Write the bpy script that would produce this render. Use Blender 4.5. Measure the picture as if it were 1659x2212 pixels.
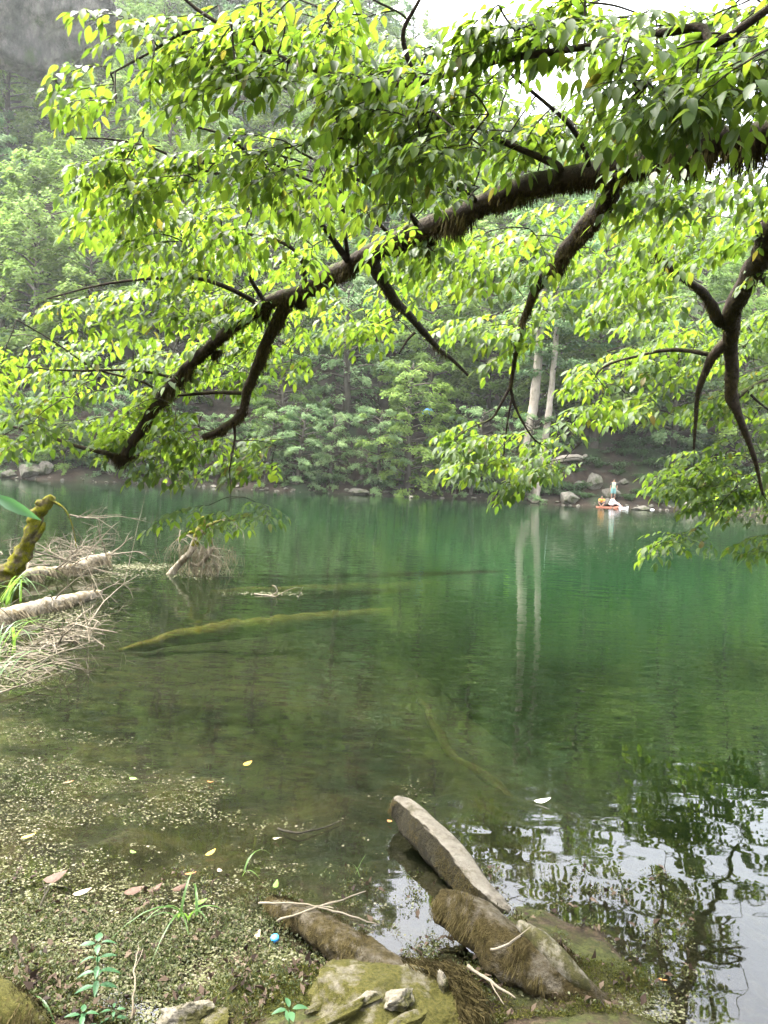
import bpy, bmesh, math, random
import numpy as np
from mathutils import Vector, Matrix, noise

random.seed(11); np.random.seed(11)
S = bpy.context.scene
COL = S.collection
R = math.radians
for o in list(bpy.data.objects): bpy.data.objects.remove(o)

# ------------------------------------------------------------------ camera
F = 1598.0; CX, CY = 829.5, 1106.0           # photograph measured at 1659 x 2212
PITCH, ROLL = R(2.76), R(2.87)
CAMP = Vector((0, 0, 1.6))
fw = Vector((0, math.cos(PITCH), -math.sin(PITCH)))
r0 = Vector((1, 0, 0)); u0 = r0.cross(fw)
rt = r0 * math.cos(ROLL) + u0 * math.sin(ROLL)
up = u0 * math.cos(ROLL) - r0 * math.sin(ROLL)
cam = bpy.data.cameras.new('camera'); camo = bpy.data.objects.new('camera', cam); COL.objects.link(camo)
M = Matrix((rt, up, -fw)).transposed().to_4x4(); M.translation = CAMP
camo.matrix_world = M
cam.sensor_fit = 'VERTICAL'; cam.sensor_height = 24; cam.lens = 24 * F / 2212.0
cam.clip_start = 0.05; cam.clip_end = 2000
S.camera = camo

# ------------------------------------------------------------------ sky, sun, exposure
SUN = Vector((-0.42, 0.16, 1.0)).normalized()
EL = math.asin(SUN.z); AZ = math.atan2(SUN.x, SUN.y)
w = bpy.data.worlds.new('World'); S.world = w; w.use_nodes = True
nt = w.node_tree; nt.nodes.clear()
sk = nt.nodes.new('ShaderNodeTexSky'); sk.sky_type = 'NISHITA'; sk.sun_disc = False
sk.sun_elevation = EL; sk.sun_rotation = AZ; sk.air_density = 1.0; sk.dust_density = 7.0; sk.ozone_density = 1.0
hs = nt.nodes.new('ShaderNodeHueSaturation'); hs.inputs['Saturation'].default_value = 0.35
bg = nt.nodes.new('ShaderNodeBackground'); bg.inputs['Strength'].default_value = 0.15
wo = nt.nodes.new('ShaderNodeOutputWorld')
nt.links.new(sk.outputs[0], hs.inputs['Color']); nt.links.new(hs.outputs[0], bg.inputs[0]); nt.links.new(bg.outputs[0], wo.inputs[0])
sl = bpy.data.lights.new('sun', 'SUN'); sl.energy = 0.85; sl.angle = R(16); sl.color = (1.0, 0.96, 0.88)
so = bpy.data.objects.new('sun', sl); COL.objects.link(so); so.rotation_euler = SUN.to_track_quat('Z', 'Y').to_euler()
S.view_settings.view_transform = 'Standard'; S.view_settings.look = 'None'
S.view_settings.gamma = 1; S.view_settings.use_curve_mapping = False
S.view_settings.exposure = 3.7
S.render.engine = 'CYCLES'
cy = S.cycles
cy.max_bounces = 8; cy.diffuse_bounces = 4; cy.glossy_bounces = 3; cy.transmission_bounces = 4; cy.transparent_max_bounces = 8; cy.volume_bounces = 0
cy.use_denoising = True; cy.sample_clamp_indirect = 6; cy.caustics_reflective = False; cy.caustics_refractive = False
cy.use_adaptive_sampling = True; cy.adaptive_threshold = 0.02

# ------------------------------------------------------------------ helpers
def pix(X, Y, d):
    """point seen at photograph position X, Y at depth d metres"""
    return CAMP + (fw * F + rt * (X - CX) + up * (CY - Y)) * (d / F)
def onz(X, Y, z=0.0):
    v = fw * F + rt * (X - CX) + up * (CY - Y)
    return CAMP + v * ((z - CAMP.z) / v.z)
def aty(X, Y, y):
    v = fw * F + rt * (X - CX) + up * (CY - Y)
    return CAMP + v * (y / v.y)
def rv(a=1.0): return Vector((random.uniform(-a, a), random.uniform(-a, a), random.uniform(-a, a)))
def nz(p, s=1.0, o=0.0): return noise.noise(Vector((p[0] * s + o, p[1] * s - o, p[2] * s + 2 * o)))

def tag(o, label=None, cat=None, group=None, kind=None):
    if label: o['label'] = label
    if cat: o['category'] = cat
    if group: o['group'] = group
    if kind: o['kind'] = kind
    return o
def thing(name, label, cat, loc=(0, 0, 0), group=None):
    o = bpy.data.objects.new(name, None); COL.objects.link(o); o.location = loc; o.empty_display_size = 0.1
    return tag(o, label, cat, group)
def copy_tree(o, parent=None):
    c = o.copy(); COL.objects.link(c)
    if parent: c.parent = parent
    for ch in o.children: copy_tree(ch, c)
    return c
def origin_of(o):
    p = Vector((0, 0, 0))
    while o: p += o.location; o = o.parent
    return p

class MB:
    def __init__(s): s.v = []; s.f = []
    def tube(s, pts, rad, seg=8, rough=0.0, fr=6.0, caps=True):
        n = len(pts); base = len(s.v); ref = None
        for i, p in enumerate(pts):
            p = Vector(p)
            t = (Vector(pts[min(i + 1, n - 1)]) - Vector(pts[max(i - 1, 0)]))
            t = t.normalized() if t.length > 1e-9 else Vector((0, 0, 1))
            if ref is None:
                ref = t.cross(Vector((0.31, 0.17, 0.93)))
                if ref.length < 1e-3: ref = t.cross(Vector((1, 0, 0)))
            a = (ref - t * ref.dot(t)).normalized(); ref = a; b = t.cross(a)
            for k in range(seg):
                th = 2 * math.pi * k / seg
                d = a * math.cos(th) + b * math.sin(th)
                r = rad[i]
                if rough: r *= 1 + rough * nz(p + d * r * 1.5, fr)
                s.v.append(tuple(p + d * r))
        for i in range(n - 1):
            for k in range(seg):
                k2 = (k + 1) % seg
                s.f.append((base + i * seg + k, base + i * seg + k2, base + (i + 1) * seg + k2, base + (i + 1) * seg + k))
        if caps:
            s.f.append(tuple(base + k for k in range(seg))[::-1]); s.f.append(tuple(base + (n - 1) * seg + k for k in range(seg)))
    def poly(s, pts):
        b = len(s.v); s.v += [tuple(p) for p in pts]; s.f.append(tuple(range(b, b + len(pts))))
    def build(s, name, mat, parent=None, smooth=True):
        return mesh_obj(name, np.array(s.v, dtype=np.float64).reshape(-1, 3), s.f, mat, parent, smooth)

def mesh_obj(name, v, f, mat, parent=None, smooth=True):
    me = bpy.data.meshes.new(name)
    if parent is not None: v = v - np.array(origin_of(parent))
    if isinstance(f, np.ndarray):
        nf, k = f.shape
        me.vertices.add(len(v)); me.vertices.foreach_set('co', v.astype(np.float32).ravel())
        me.loops.add(nf * k); me.loops.foreach_set('vertex_index', f.astype(np.int32).ravel())
        me.polygons.add(nf); me.polygons.foreach_set('loop_start', np.arange(0, nf * k, k, dtype=np.int32))
        me.update(calc_edges=True); me.validate()
    else:
        me.from_pydata(v.tolist(), [], f)
    if smooth: me.polygons.foreach_set('use_smooth', [True] * len(me.polygons))
    me.materials.append(mat); me.update()
    o = bpy.data.objects.new(name, me); COL.objects.link(o)
    if parent is not None: o.parent = parent
    return o

def smooth_path(pts, rad, sub=4):
    P = [Vector(p) for p in pts]; out = []; ro = []
    n = len(P)
    for i in range(n - 1):
        p0, p1, p2, p3 = P[max(i - 1, 0)], P[i], P[i + 1], P[min(i + 2, n - 1)]
        for k in range(sub):
            t = k / sub
            out.append(0.5 * ((2 * p1) + (p2 - p0) * t + (2 * p0 - 5 * p1 + 4 * p2 - p3) * t * t + (3 * p1 - p0 - 3 * p2 + p3) * t ** 3))
            ro.append(rad[i] * (1 - t) + rad[i + 1] * t)
    out.append(P[-1]); ro.append(rad[-1])
    return out, ro

class Leaves:
    """many small leaves collected into one crown mesh"""
    T = [0, .13, .38, .64, .85, 1]; W = [0, .62, 1, .84, .42, 0]
    def __init__(s): s.p = []; s.a = []; s.n = []; s.s = []
    def add(s, p, a, n, size): s.p.append(tuple(p)); s.a.append(tuple(a)); s.n.append(tuple(n)); s.s.append(size)
    def frames(s):
        P = np.array(s.p); A = np.array(s.a); N = np.array(s.n)
        A /= np.linalg.norm(A, axis=1, keepdims=True) + 1e-9
        X = np.cross(A, N); X /= np.linalg.norm(X, axis=1, keepdims=True) + 1e-9
        Z = np.cross(X, A)
        return P, X, A, Z, np.array(s.s)
    def build(s, name, mat, parent=None, width=.46, fold=.12, curl=.22, kite=False):
        P, X, Y, Z, sz = s.frames(); n = len(P)
        if kite:
            tv = np.array([(0, 0, 0), (width / 2, .45, fold), (0, 1, -curl), (-width / 2, .45, fold)]); tf = np.array([(0, 1, 2, 3)])
        else:
            L = []
            for t, wd in zip(s.T, s.W): L.append((0, t, -curl * t * t))
            for sd in (1, -1):
                for i in range(1, 5): L.append((sd * s.W[i] * width / 2, s.T[i], -curl * s.T[i] ** 2 + fold * s.W[i] * .5))
            tv = np.array(L); q = []
            q4 = []
            for sd, b in ((1, 6), (-1, 10)):
                fl = [(0, 0, b, 1)] if 0 else []
                ring = [(1, b, b + 1, 2), (2, b + 1, b + 2, 3), (3, b + 2, b + 3, 4)]
                for r_ in ring: q4.append(r_ if sd > 0 else r_[::-1])
            tri = [(0, 6, 1), (0, 1, 10), (4, 9, 5), (4, 5, 13)]
            q4 += [t + (t[2],) for t in []]
            tf = np.array(q4); tt = np.array(tri)
        cv = np.random.uniform(.4, 1.7, n)
        tvn = np.repeat(tv[None], n, 0); tvn[:, :, 2] *= cv[:, None]; tvn[:, :, 0] *= np.random.uniform(.72, 1.22, n)[:, None]
        tvn *= sz[:, None, None]
        V = P[:, None] + tvn[:, :, 0:1] * X[:, None] + tvn[:, :, 1:2] * Y[:, None] + tvn[:, :, 2:3] * Z[:, None]
        k = tv.shape[0]; off = (np.arange(n) * k)[:, None, None]
        fq = (tf[None] + off).reshape(-1, 4)
        if kite: return mesh_obj(name, V.reshape(-1, 3), fq, mat, parent, smooth=False)
        ft = (tt[None] + off).reshape(-1, 3)
        return mesh_obj2(name, V.reshape(-1, 3), fq, ft, mat, parent)

def mesh_obj2(name, v, fq, ft, mat, parent):
    me = bpy.data.meshes.new(name)
    if parent is not None: v = v - np.array(origin_of(parent))
    me.vertices.add(len(v)); me.vertices.foreach_set('co', v.astype(np.float32).ravel())
    nl = fq.size + ft.size
    me.loops.add(nl); me.loops.foreach_set('vertex_index', np.concatenate([fq.ravel(), ft.ravel()]).astype(np.int32))
    st = np.concatenate([np.arange(len(fq)) * 4, fq.size + np.arange(len(ft)) * 3]).astype(np.int32)
    me.polygons.add(len(st)); me.polygons.foreach_set('loop_start', st)
    me.update(calc_edges=True); me.validate()
    me.polygons.foreach_set('use_smooth', [True] * len(me.polygons))
    me.materials.append(mat); me.update()
    o = bpy.data.objects.new(name, me); COL.objects.link(o)
    if parent is not None: o.parent = parent
    return o

# ------------------------------------------------------------------ materials
def newmat(name):
    m = bpy.data.materials.new(name); m.use_nodes = True
    t = m.node_tree; t.nodes.clear()
    out = t.nodes.new('ShaderNodeOutputMaterial')
    return m, t, out
def N(t, kind, **kw):
    n = t.nodes.new(kind)
    for k, v in kw.items():
        if k.startswith('i_'): n.inputs[k[2:].replace('_', ' ')].default_value = v
        else: setattr(n, k, v)
    return n
def ramp(t, src, stops):
    r = t.nodes.new('ShaderNodeValToRGB'); e = r.color_ramp.elements
    while len(e) < len(stops): e.new(0.5)
    for el, (p, c) in zip(e, stops): el.position = p; el.color = (*c, 1) if len(c) == 3 else c
    t.links.new(src, r.inputs[0]); return r.outputs[0]
def tex(t, scale, detail=4, rough=.6, coord='Object', dist=0.0, stretch=None):
    c = t.nodes.new('ShaderNodeTexCoord'); n = N(t, 'ShaderNodeTexNoise', i_Scale=scale, i_Detail=detail, i_Roughness=rough, i_Distortion=dist)
    if stretch:
        mp = t.nodes.new('ShaderNodeMapping'); mp.inputs['Scale'].default_value = stretch
        t.links.new(c.outputs[coord], mp.inputs[0]); t.links.new(mp.outputs[0], n.inputs['Vector'])
    else: t.links.new(c.outputs[coord], n.inputs['Vector'])
    return n.outputs['Fac']
def mixc(t, fac, a, b, mode='MIX'):
    m = t.nodes.new('ShaderNodeMix'); m.data_type = 'RGBA'; m.blend_type = mode
    for sck, val in ((m.inputs[0], fac), (m.inputs[6], a), (m.inputs[7], b)):
        if hasattr(val, 'is_linked'): t.links.new(val, sck)
        elif isinstance(val, tuple): sck.default_value = (*val, 1)
        else: sck.default_value = val
    return m.outputs[2]
def math_(t, op, a, b=0.0, c=None):
    m = t.nodes.new('ShaderNodeMath'); m.operation = op
    for i, val in enumerate((a, b, c)):
        if val is None: continue
        if hasattr(val, 'is_linked'): t.links.new(val, m.inputs[i])
        else: m.inputs[i].default_value = val
    return m.outputs[0]
def bump(t, h, dist=.01, strength=.6):
    b = t.nodes.new('ShaderNodeBump'); b.inputs['Distance'].default_value = dist; b.inputs['Strength'].default_value = strength
    t.links.new(h, b.inputs['Height']); return b.outputs[0]

def surf(name, col_fn, rough=.85, bscale=40, bdist=.01, bstr=.7, spec=.3, bdetail=6):
    m, t, out = newmat(name)
    p = N(t, 'ShaderNodeBsdfPrincipled', i_Roughness=rough); p.inputs['Specular IOR Level'].default_value = spec
    c = col_fn(t)
    if isinstance(c, tuple): p.inputs['Base Color'].default_value = (*c, 1)
    else: t.links.new(c, p.inputs['Base Color'])
    if bdist: t.links.new(bump(t, tex(t, bscale, bdetail, .7), bdist, bstr), p.inputs['Normal'])
    t.links.new(p.outputs[0], out.inputs[0]); return m

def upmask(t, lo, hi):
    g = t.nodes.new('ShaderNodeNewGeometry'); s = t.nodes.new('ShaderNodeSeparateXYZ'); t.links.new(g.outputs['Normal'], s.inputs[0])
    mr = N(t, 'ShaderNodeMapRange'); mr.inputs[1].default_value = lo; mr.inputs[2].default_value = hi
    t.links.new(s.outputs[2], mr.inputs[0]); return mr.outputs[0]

def leafmat(name, stops, tstops, tfac=.5, rough=.4, spec=.5, objvar=.0):
    """leaf: coloured by a random value per leaf, lets light through"""
    m, t, out = newmat(name)
    g = t.nodes.new('ShaderNodeNewGeometry')
    rnd = g.outputs['Random Per Island']
    if objvar:
        oi = t.nodes.new('ShaderNodeObjectInfo')
        rnd = math_(t, 'ADD', math_(t, 'MULTIPLY', rnd, 1 - objvar), math_(t, 'MULTIPLY', oi.outputs['Random'], objvar))
    p = N(t, 'ShaderNodeBsdfPrincipled', i_Roughness=rough); p.inputs['Specular IOR Level'].default_value = spec
    t.links.new(ramp(t, rnd, stops), p.inputs['Base Color'])
    tr = t.nodes.new('ShaderNodeBsdfTranslucent'); t.links.new(ramp(t, rnd, tstops), tr.inputs[0])
    mx = t.nodes.new('ShaderNodeMixShader'); mx.inputs[0].default_value = tfac
    t.links.new(p.outputs[0], mx.inputs[1]); t.links.new(tr.outputs[0], mx.inputs[2]); t.links.new(mx.outputs[0], out.inputs[0])
    return m

MAT = {}
MAT['leaf'] = leafmat('fresh_leaf', [(0, (.030, .062, .009)), (.6, (.048, .09, .012)), (.96, (.064, .105, .014)), (1, (.12, .09, .015))],
                      [(0, (.078, .145, .012)), (.6, (.13, .203, .016)), (.97, (.165, .235, .018)), (1, (.18, .15, .022))], .56, .5, .3)
MAT['far_leaf'] = leafmat('forest_leaf', [(0, (.05, .095, .02)), (.5, (.10, .165, .032)), (1, (.16, .215, .042))],
                          [(0, (.10, .19, .04)), (1, (.20, .30, .055))], .4, .75, .1, .5)
MAT['pale_leaf'] = leafmat('pale_forest_leaf', [(0, (.07, .125, .05)), (.5, (.11, .17, .065)), (1, (.145, .195, .065))],
                           [(0, (.09, .19, .08)), (1, (.15, .27, .10))], .35, .7, .12, .4)
MAT['dark_leaf'] = leafmat('undergrowth_leaf', [(0, (.03, .065, .02)), (1, (.065, .12, .035))], [(0, (.04, .10, .03)), (1, (.08, .17, .04))], .3, .6, .25, .4)
MAT['grass'] = leafmat('grass_blade', [(0, (0.0275, 0.0715, 0.0110)), (1, (0.0495, 0.1045, 0.0165))], [(0, (0.1100, 0.2090, 0.0275)), (1, (0.1650, 0.2750, 0.0440))], .45, .4, .4)
MAT['herb'] = leafmat('herb_leaf', [(0, (0.0270, 0.0780, 0.0300)), (1, (0.0420, 0.1080, 0.0420))], [(0, (0.0720, 0.2040, 0.0600)), (1, (0.1200, 0.2520, 0.0720))], .4, .45, .4)
MAT['bark'] = surf('dark_mossy_bark', lambda t: mixc(t, math_(t, 'MULTIPLY', upmask(t, .1, .8), ramp(t, tex(t, 14, 5), [(.40, (0, 0, 0)), (.6, (1, 1, 1))])), ramp(t, tex(t, 30, 6), [(.3, (.012, .009, .007)), (.7, (.045, .034, .025))]), (.045, .062, .012)), .95, 60, .012, .9, .1)
MAT['twig'] = surf('dark_twig', lambda t: ramp(t, tex(t, 20), [(.3, (.012, .011, .008)), (.7, (.05, .045, .03))]), .9, 60, 0, .5, .1)
MAT['moss_hang'] = surf('brown_hanging_moss', lambda t: ramp(t, tex(t, 12, 5), [(.3, (.016, .012, .006)), (.55, (.04, .032, .012)), (.8, (.06, .06, .015))]), 1, 60, 0, .5, .05)
MAT['far_bark'] = surf('grey_brown_bark', lambda t: ramp(t, tex(t, 3, 6, .7, stretch=(1, 1, .3)), [(.3, (.03, .026, .02)), (.7, (.09, .078, .06))]), .95, 8, .04, .8, .1)
MAT['pale_bark'] = surf('pale_beech_bark', lambda t: ramp(t, tex(t, 2.0, 6, .7, stretch=(1, 1, .5)), [(.25, (.10, .085, .06)), (.45, (.24, .205, .16)), (.75, (.36, .32, .26))]), .9, 9, .03, .6, .2)
MAT['rock'] = surf('limestone', lambda t: mixc(t, ramp(t, tex(t, 1.7, 6, .65), [(.48, (0, 0, 0)), (.64, (1, 1, 1))]), ramp(t, tex(t, 5, 8, .7), [(.3, (0.0620, 0.0558, 0.0434)), (.5, (0.1364, 0.1240, 0.0992)), (.75, (0.2108, 0.1922, 0.1612))]), (0.0310, 0.0372, 0.0124)), .9, 7, .05, .9, .2)
MAT['near_rock'] = surf('pale_mossy_stone', lambda t: mixc(t, ramp(t, tex(t, 9, 6, .7), [(.44, (0, 0, 0)), (.55, (1, 1, 1))]), ramp(t, tex(t, 22, 8, .72), [(.3, (0.0520, 0.0455, 0.0325)), (.5, (0.1235, 0.1105, 0.0845)), (.75, (0.1885, 0.1723, 0.1398))]), ramp(t, tex(t, 60, 4), [(.3, (0.0163, 0.0143, 0.0039)), (.7, (0.0423, 0.0403, 0.0104))])), .9, 70, .006, 1, .2)
# ------------------------------------------------------------------ ground and lake
SHX = [-400, -60, -14, -6, -4.1, -2.6, -1.6, -.6, .2, .55, .95, 1.5, 2.5, 6, 60, 400]
SHY = [80, 32, 10.5, 6.6, 4.9, 3.1, 2.45, 2.32, 2.38, 2.52, 2.30, 1.7, 1.2, 0, -5, -20]
def near_shore(x): return np.interp(x, SHX, SHY)
def far_shore(x): return 60.0 + 1.6 * np.sin(x * .11 + 1.0) + 1.2 * np.sin(x * .29) + np.where(x > 26, (x - 26) * .25, 0)
def slope(x):
    return np.interp(x, [-60, -25, -6, 6, 16, 32, 55], [1.12, 1.12, 1.0, .82, .70, .68, .66])
def height0(x, y):
    x = np.asarray(x, float); y = np.asarray(y, float)
    d = (y - near_shore(x)) * .75
    k1 = np.interp(x, [-4, -1, .6, 2], [.10, .10, .17, .30])
    bed = -(k1 * np.clip(d, 0, None) + .006 * np.clip(d, 0, None) ** 2)
    land = .10 * np.clip(-d, 0, None) + .55 * np.clip(-d - 5, 0, None)  # rises steeply out of view behind the camera, shaped to block light
    near = np.where(d > 0, np.maximum(bed, -4.0), np.minimum(land, 26))
    s = y - far_shore(x)
    farbed = np.where(s < 0, np.maximum(.35 * s, -4.0), 0)
    sl = slope(x)
    far = .55 * np.clip(s, 0, 1.0) + .35 * np.clip(s - 1, 0, 3) + sl * np.clip(s - 3, 0, None)
    far = np.minimum(far, np.interp(x, [0, 22, 60], [92, 56, 44]))
    return np.where(s > 0, far, np.where(s > -12, np.maximum(near, farbed) if False else np.where(near > 0, near, np.maximum(near, farbed)), near))
def hnoise(x, y, h):
    a = noise.fractal(Vector((x * .5, y * .5, 3.1)), 1.0, 2.0, 5)
    if y > 40: return h + (a * .5 * min(1, max(0, (h + .3) / 2)) + noise.noise(Vector((x * .08, y * .08, 0))) * min(3.5, max(0, h * .25)))
    k = .07 if h > -.1 else .05
    return h + k * noise.fractal(Vector((x * 2.2, y * 2.2, 1.0)), 1.0, 2.0, 4) + (.012 * noise.noise(Vector((x * 14, y * 14, 5))) if h > -.4 else 0)
def ground(x, y): return hnoise(x, y, float(height0(x, y)))

def hit(X, Y, y0=52.0):
    """first point of the far bank seen at X, Y"""
    y = y0
    while y < 150:
        p = aty(X, Y, y)
        if p.z <= max(0, ground(p.x, y)): return p
        y += .1
    return aty(X, Y, 65)
def stretch(lo, hi, c, fine, coarse_n, fine_half, fine_n):
    a = np.linspace(c - fine_half, c + fine_half, fine_n)
    l = c - fine_half - (c - fine_half - lo) * np.linspace(0, 1, coarse_n + 1)[1:] ** 2.2
    r = c + fine_half + (hi - c - fine_half) * np.linspace(0, 1, coarse_n + 1)[1:] ** 2.2
    return np.concatenate([l[::-1], a, r])
gx = stretch(-260, 260, 0, .04, 70, 1.9, 84)
gy = np.concatenate([np.linspace(-120, -8, 16), np.linspace(-7, 1.5, 16), np.linspace(1.56, 4.5, 64), 4.5 + 51 * np.linspace(0, 1, 40)[1:] ** 1.5, np.linspace(56, 70, 34)[0:], np.linspace(71.5, 150, 46), np.linspace(158, 300, 16)])
gy = np.unique(gy)
GX, GY = np.meshgrid(gx, gy); H0 = height0(GX, GY)
V = np.zeros((GX.size, 3)); V[:, 0] = GX.ravel(); V[:, 1] = GY.ravel()
h0 = H0.ravel()
V[:, 2] = [hnoise(a, b, c) for a, b, c in zip(V[:, 0], V[:, 1], h0)]
nx, ny = len(gx), len(gy)
ii = np.arange(nx * ny).reshape(ny, nx)
FQ = np.stack([ii[:-1, :-1], ii[:-1, 1:], ii[1:, 1:], ii[1:, :-1]], -1).reshape(-1, 4)
def m_ground():
    m, t, out = newmat('woodland_soil')
    p = N(t, 'ShaderNodeBsdfPrincipled', i_Roughness=.95); p.inputs['Specular IOR Level'].default_value = .15
    g = t.nodes.new('ShaderNodeNewGeometry'); s = t.nodes.new('ShaderNodeSeparateXYZ'); t.links.new(g.outputs['Position'], s.inputs[0])
    far = math_(t, 'GREATER_THAN', s.outputs[1], 30.0)
    bedm = N(t, 'ShaderNodeMapRange'); t.links.new(s.outputs[2], bedm.inputs[0]); bedm.inputs[1].default_value = -.05; bedm.inputs[2].default_value = .02
    bed = ramp(t, tex(t, 3.5, 7, .7), [(.3, (.006, .006, .002)), (.5, (.016, .015, .005)), (.7, (.04, .034, .011))])
    litter = ramp(t, tex(t, 26, 6, .75), [(.3, (.010, .007, .004)), (.5, (.03, .021, .012)), (.68, (.07, .05, .03))])
    mossy = ramp(t, tex(t, 55, 6, .75), [(.3, (.012, .015, .004)), (.5, (.03, .034, .009)), (.72, (.062, .066, .016))])
    nearland = mixc(t, ramp(t, tex(t, 4.5, 6, .7), [(.44, (0, 0, 0)), (.56, (1, 1, 1))]), litter, mossy)
    flitter = ramp(t, tex(t, 1.3, 8, .75), [(.3, (.008, .006, .004)), (.5, (.024, .017, .011)), (.75, (.055, .041, .029))])
    fgreen = ramp(t, tex(t, 2.5, 7, .75), [(.3, (.010, .018, .008)), (.7, (.028, .045, .016))])
    farland = mixc(t, ramp(t, tex(t, .23, 5, .6), [(.52, (0, 0, 0)), (.64, (1, 1, 1))]), flitter, fgreen)
    c = mixc(t, far, nearland, farland)
    c = mixc(t, bedm.outputs[0], bed, c)
    t.links.new(c, p.inputs['Base Color'])
    t.links.new(bump(t, tex(t, 45, 6, .75), .02, .8), p.inputs['Normal'])
    t.links.new(p.outputs[0], out.inputs[0]); return m
tag(mesh_obj('ground', V, FQ, m_ground()), kind='structure')

# submerged logs lie just under the surface: (photograph points, radii)
SUNK = [('sunken_log', [(262, 1404), (330, 1388), (450, 1368), (560, 1354), (690, 1341), (840, 1326)], [.02, .07, .11, .12, .11, .09], -.33,
         'long yellow brown log lying under the water with its thin end to the left', .5),
        ('sunken_log', [(455, 1284), (600, 1281), (760, 1276), (920, 1270), (1060, 1263)], [.06, .1, .12, .11, .06], -.24,
         'straight sunken log under the small white twig at the surface', .5),
        ('sunken_log', [(905, 1515), (950, 1580), (985, 1640), (1030, 1672), (1090, 1715), (1112, 1800)], [.03, .04, .035, .04, .045, .03], -.34,
         'bent sunken log under the water beyond the pale log tip', 2.2)]
sunk_pts = []
for nm, pts, rad, z, lab, _ in SUNK:
    P, Rr = smooth_path([onz(a, b, z) for a, b in pts], rad, 6)
    sunk_pts.append((P, Rr))
wx = stretch(-255, 255, 0, .1, 44, 7, 150)
wy = np.unique(np.concatenate([np.linspace(-30, 1, 8), np.linspace(1.2, 5, 55), np.linspace(5.1, 14, 100), np.linspace(14.5, 130, 50)]))
WX, WY = np.meshgrid(wx, wy)
dep = -np.minimum(height0(WX, WY), 0)
for (P, Rr), sk_ in zip(sunk_pts, SUNK):
    md = sk_[5]
    for a, b in zip(P, Rr):
        d2 = (WX - a.x) ** 2 + (WY - a.y) ** 2
        near_ = np.sqrt(d2) / (b * 1.9 + .02)
        dep = np.where(near_ < 1.6, np.minimum(dep, md + .5 * np.clip(near_ - .9, 0, None) * 2.5 + np.clip(dep - md, 0, 2) * np.clip(near_ - 1, 0, .6) / .6), dep)
WV = np.zeros((WX.size, 3)); WV[:, 0] = WX.ravel(); WV[:, 1] = WY.ravel()
wi = np.arange(WX.size).reshape(WX.shape)
WF = np.stack([wi[:-1, :-1], wi[:-1, 1:], wi[1:, 1:], wi[1:, :-1]], -1).reshape(-1, 4)
def m_water():
    m, t, out = newmat('green_lake_water')
    at = t.nodes.new('ShaderNodeAttribute'); at.attribute_name = 'depth'
    murk = math_(t, 'SUBTRACT', 1.0, math_(t, 'POWER', 2.71828, math_(t, 'MULTIPLY', at.outputs['Fac'], -.95)))
    tint = mixc(t, murk, (1, 1, 1), (.45, .62, .25))
    tr = t.nodes.new('ShaderNodeBsdfTransparent'); t.links.new(tint, tr.inputs[0])
    df = t.nodes.new('ShaderNodeBsdfDiffuse')
    t.links.new(mixc(t, ramp(t, math_(t, 'MULTIPLY', at.outputs['Fac'], .3), [(0, (0, 0, 0)), (1, (1, 1, 1))]), (.006, .011, .003), (.0056, .0200, .0060)), df.inputs[0])
    body = t.nodes.new('ShaderNodeMixShader'); t.links.new(murk, body.inputs[0]); t.links.new(tr.outputs[0], body.inputs[1]); t.links.new(df.outputs[0], body.inputs[2])
    # ripples: small wind ripple in patches, long low swell
    h1 = tex(t, 2.2, 1.5, .45, stretch=(.6, 1.7, 1)); h2 = tex(t, 6.5, 1.5, .5, stretch=(.5, 1.6, 1)); pt = ramp(t, tex(t, .22, 3), [(.35, (.25, .25, .25)), (.65, (1, 1, 1))])
    gp = t.nodes.new('ShaderNodeNewGeometry'); sx = t.nodes.new('ShaderNodeSeparateXYZ'); t.links.new(gp.outputs['Position'], sx.inputs[0])
    mr = N(t, 'ShaderNodeMapRange'); t.links.new(sx.outputs[1], mr.inputs[0]); mr.inputs[1].default_value = 3; mr.inputs[2].default_value = 9; mr.inputs[3].default_value = .18
    pt = math_(t, 'MULTIPLY', pt, mr.outputs[0])
    h = math_(t, 'ADD', math_(t, 'MULTIPLY', h1, .0042), math_(t, 'MULTIPLY', math_(t, 'MULTIPLY', h2, pt), .0026))
    b = bump(t, h, 1.0, 1.0)
    gl = N(t, 'ShaderNodeBsdfGlossy', i_Roughness=.015); t.links.new(b, gl.inputs['Normal'])
    fr = N(t, 'ShaderNodeFresnel', i_IOR=1.62); t.links.new(b, fr.inputs['Normal'])
    mx = t.nodes.new('ShaderNodeMixShader'); t.links.new(fr.outputs[0], mx.inputs[0]); t.links.new(body.outputs[0], mx.inputs[1]); t.links.new(gl.outputs[0], mx.inputs[2])
    t.links.new(mx.outputs[0], out.inputs[0]); return m
wo_ = mesh_obj('water', WV, WF, m_water()); tag(wo_, kind='structure')
at = wo_.data.attributes.new('depth', 'FLOAT', 'POINT'); at.data.foreach_set('value', dep.ravel().astype(np.float32))
MAT['sunk'] = surf('sunken_wood', lambda t: ramp(t, tex(t, 6, 5, .6), [(.3, (.07, .055, .012)), (.7, (.14, .11, .028))]), .9, 30, .01, .5, .1)
MAT['sunk_dark'] = surf('silty_sunken_wood', lambda t: ramp(t, tex(t, 6, 5, .6), [(.3, (.018, .015, .005)), (.7, (.04, .033, .010))]), .9, 30, .01, .5, .1)
for (nm, pts, rad, z, lab, _), (P, Rr) in zip(SUNK, sunk_pts):
    b = MB(); P = [p + Vector((nz(p, 2.5), nz(p, 2.5, 3), 0)) * .05 for p in P]; b.tube(P, Rr, 10, .4, 6.0)
    tag(b.build(nm, MAT['sunk_dark' if 'bent' in lab else 'sunk']), lab, 'log')

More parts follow.
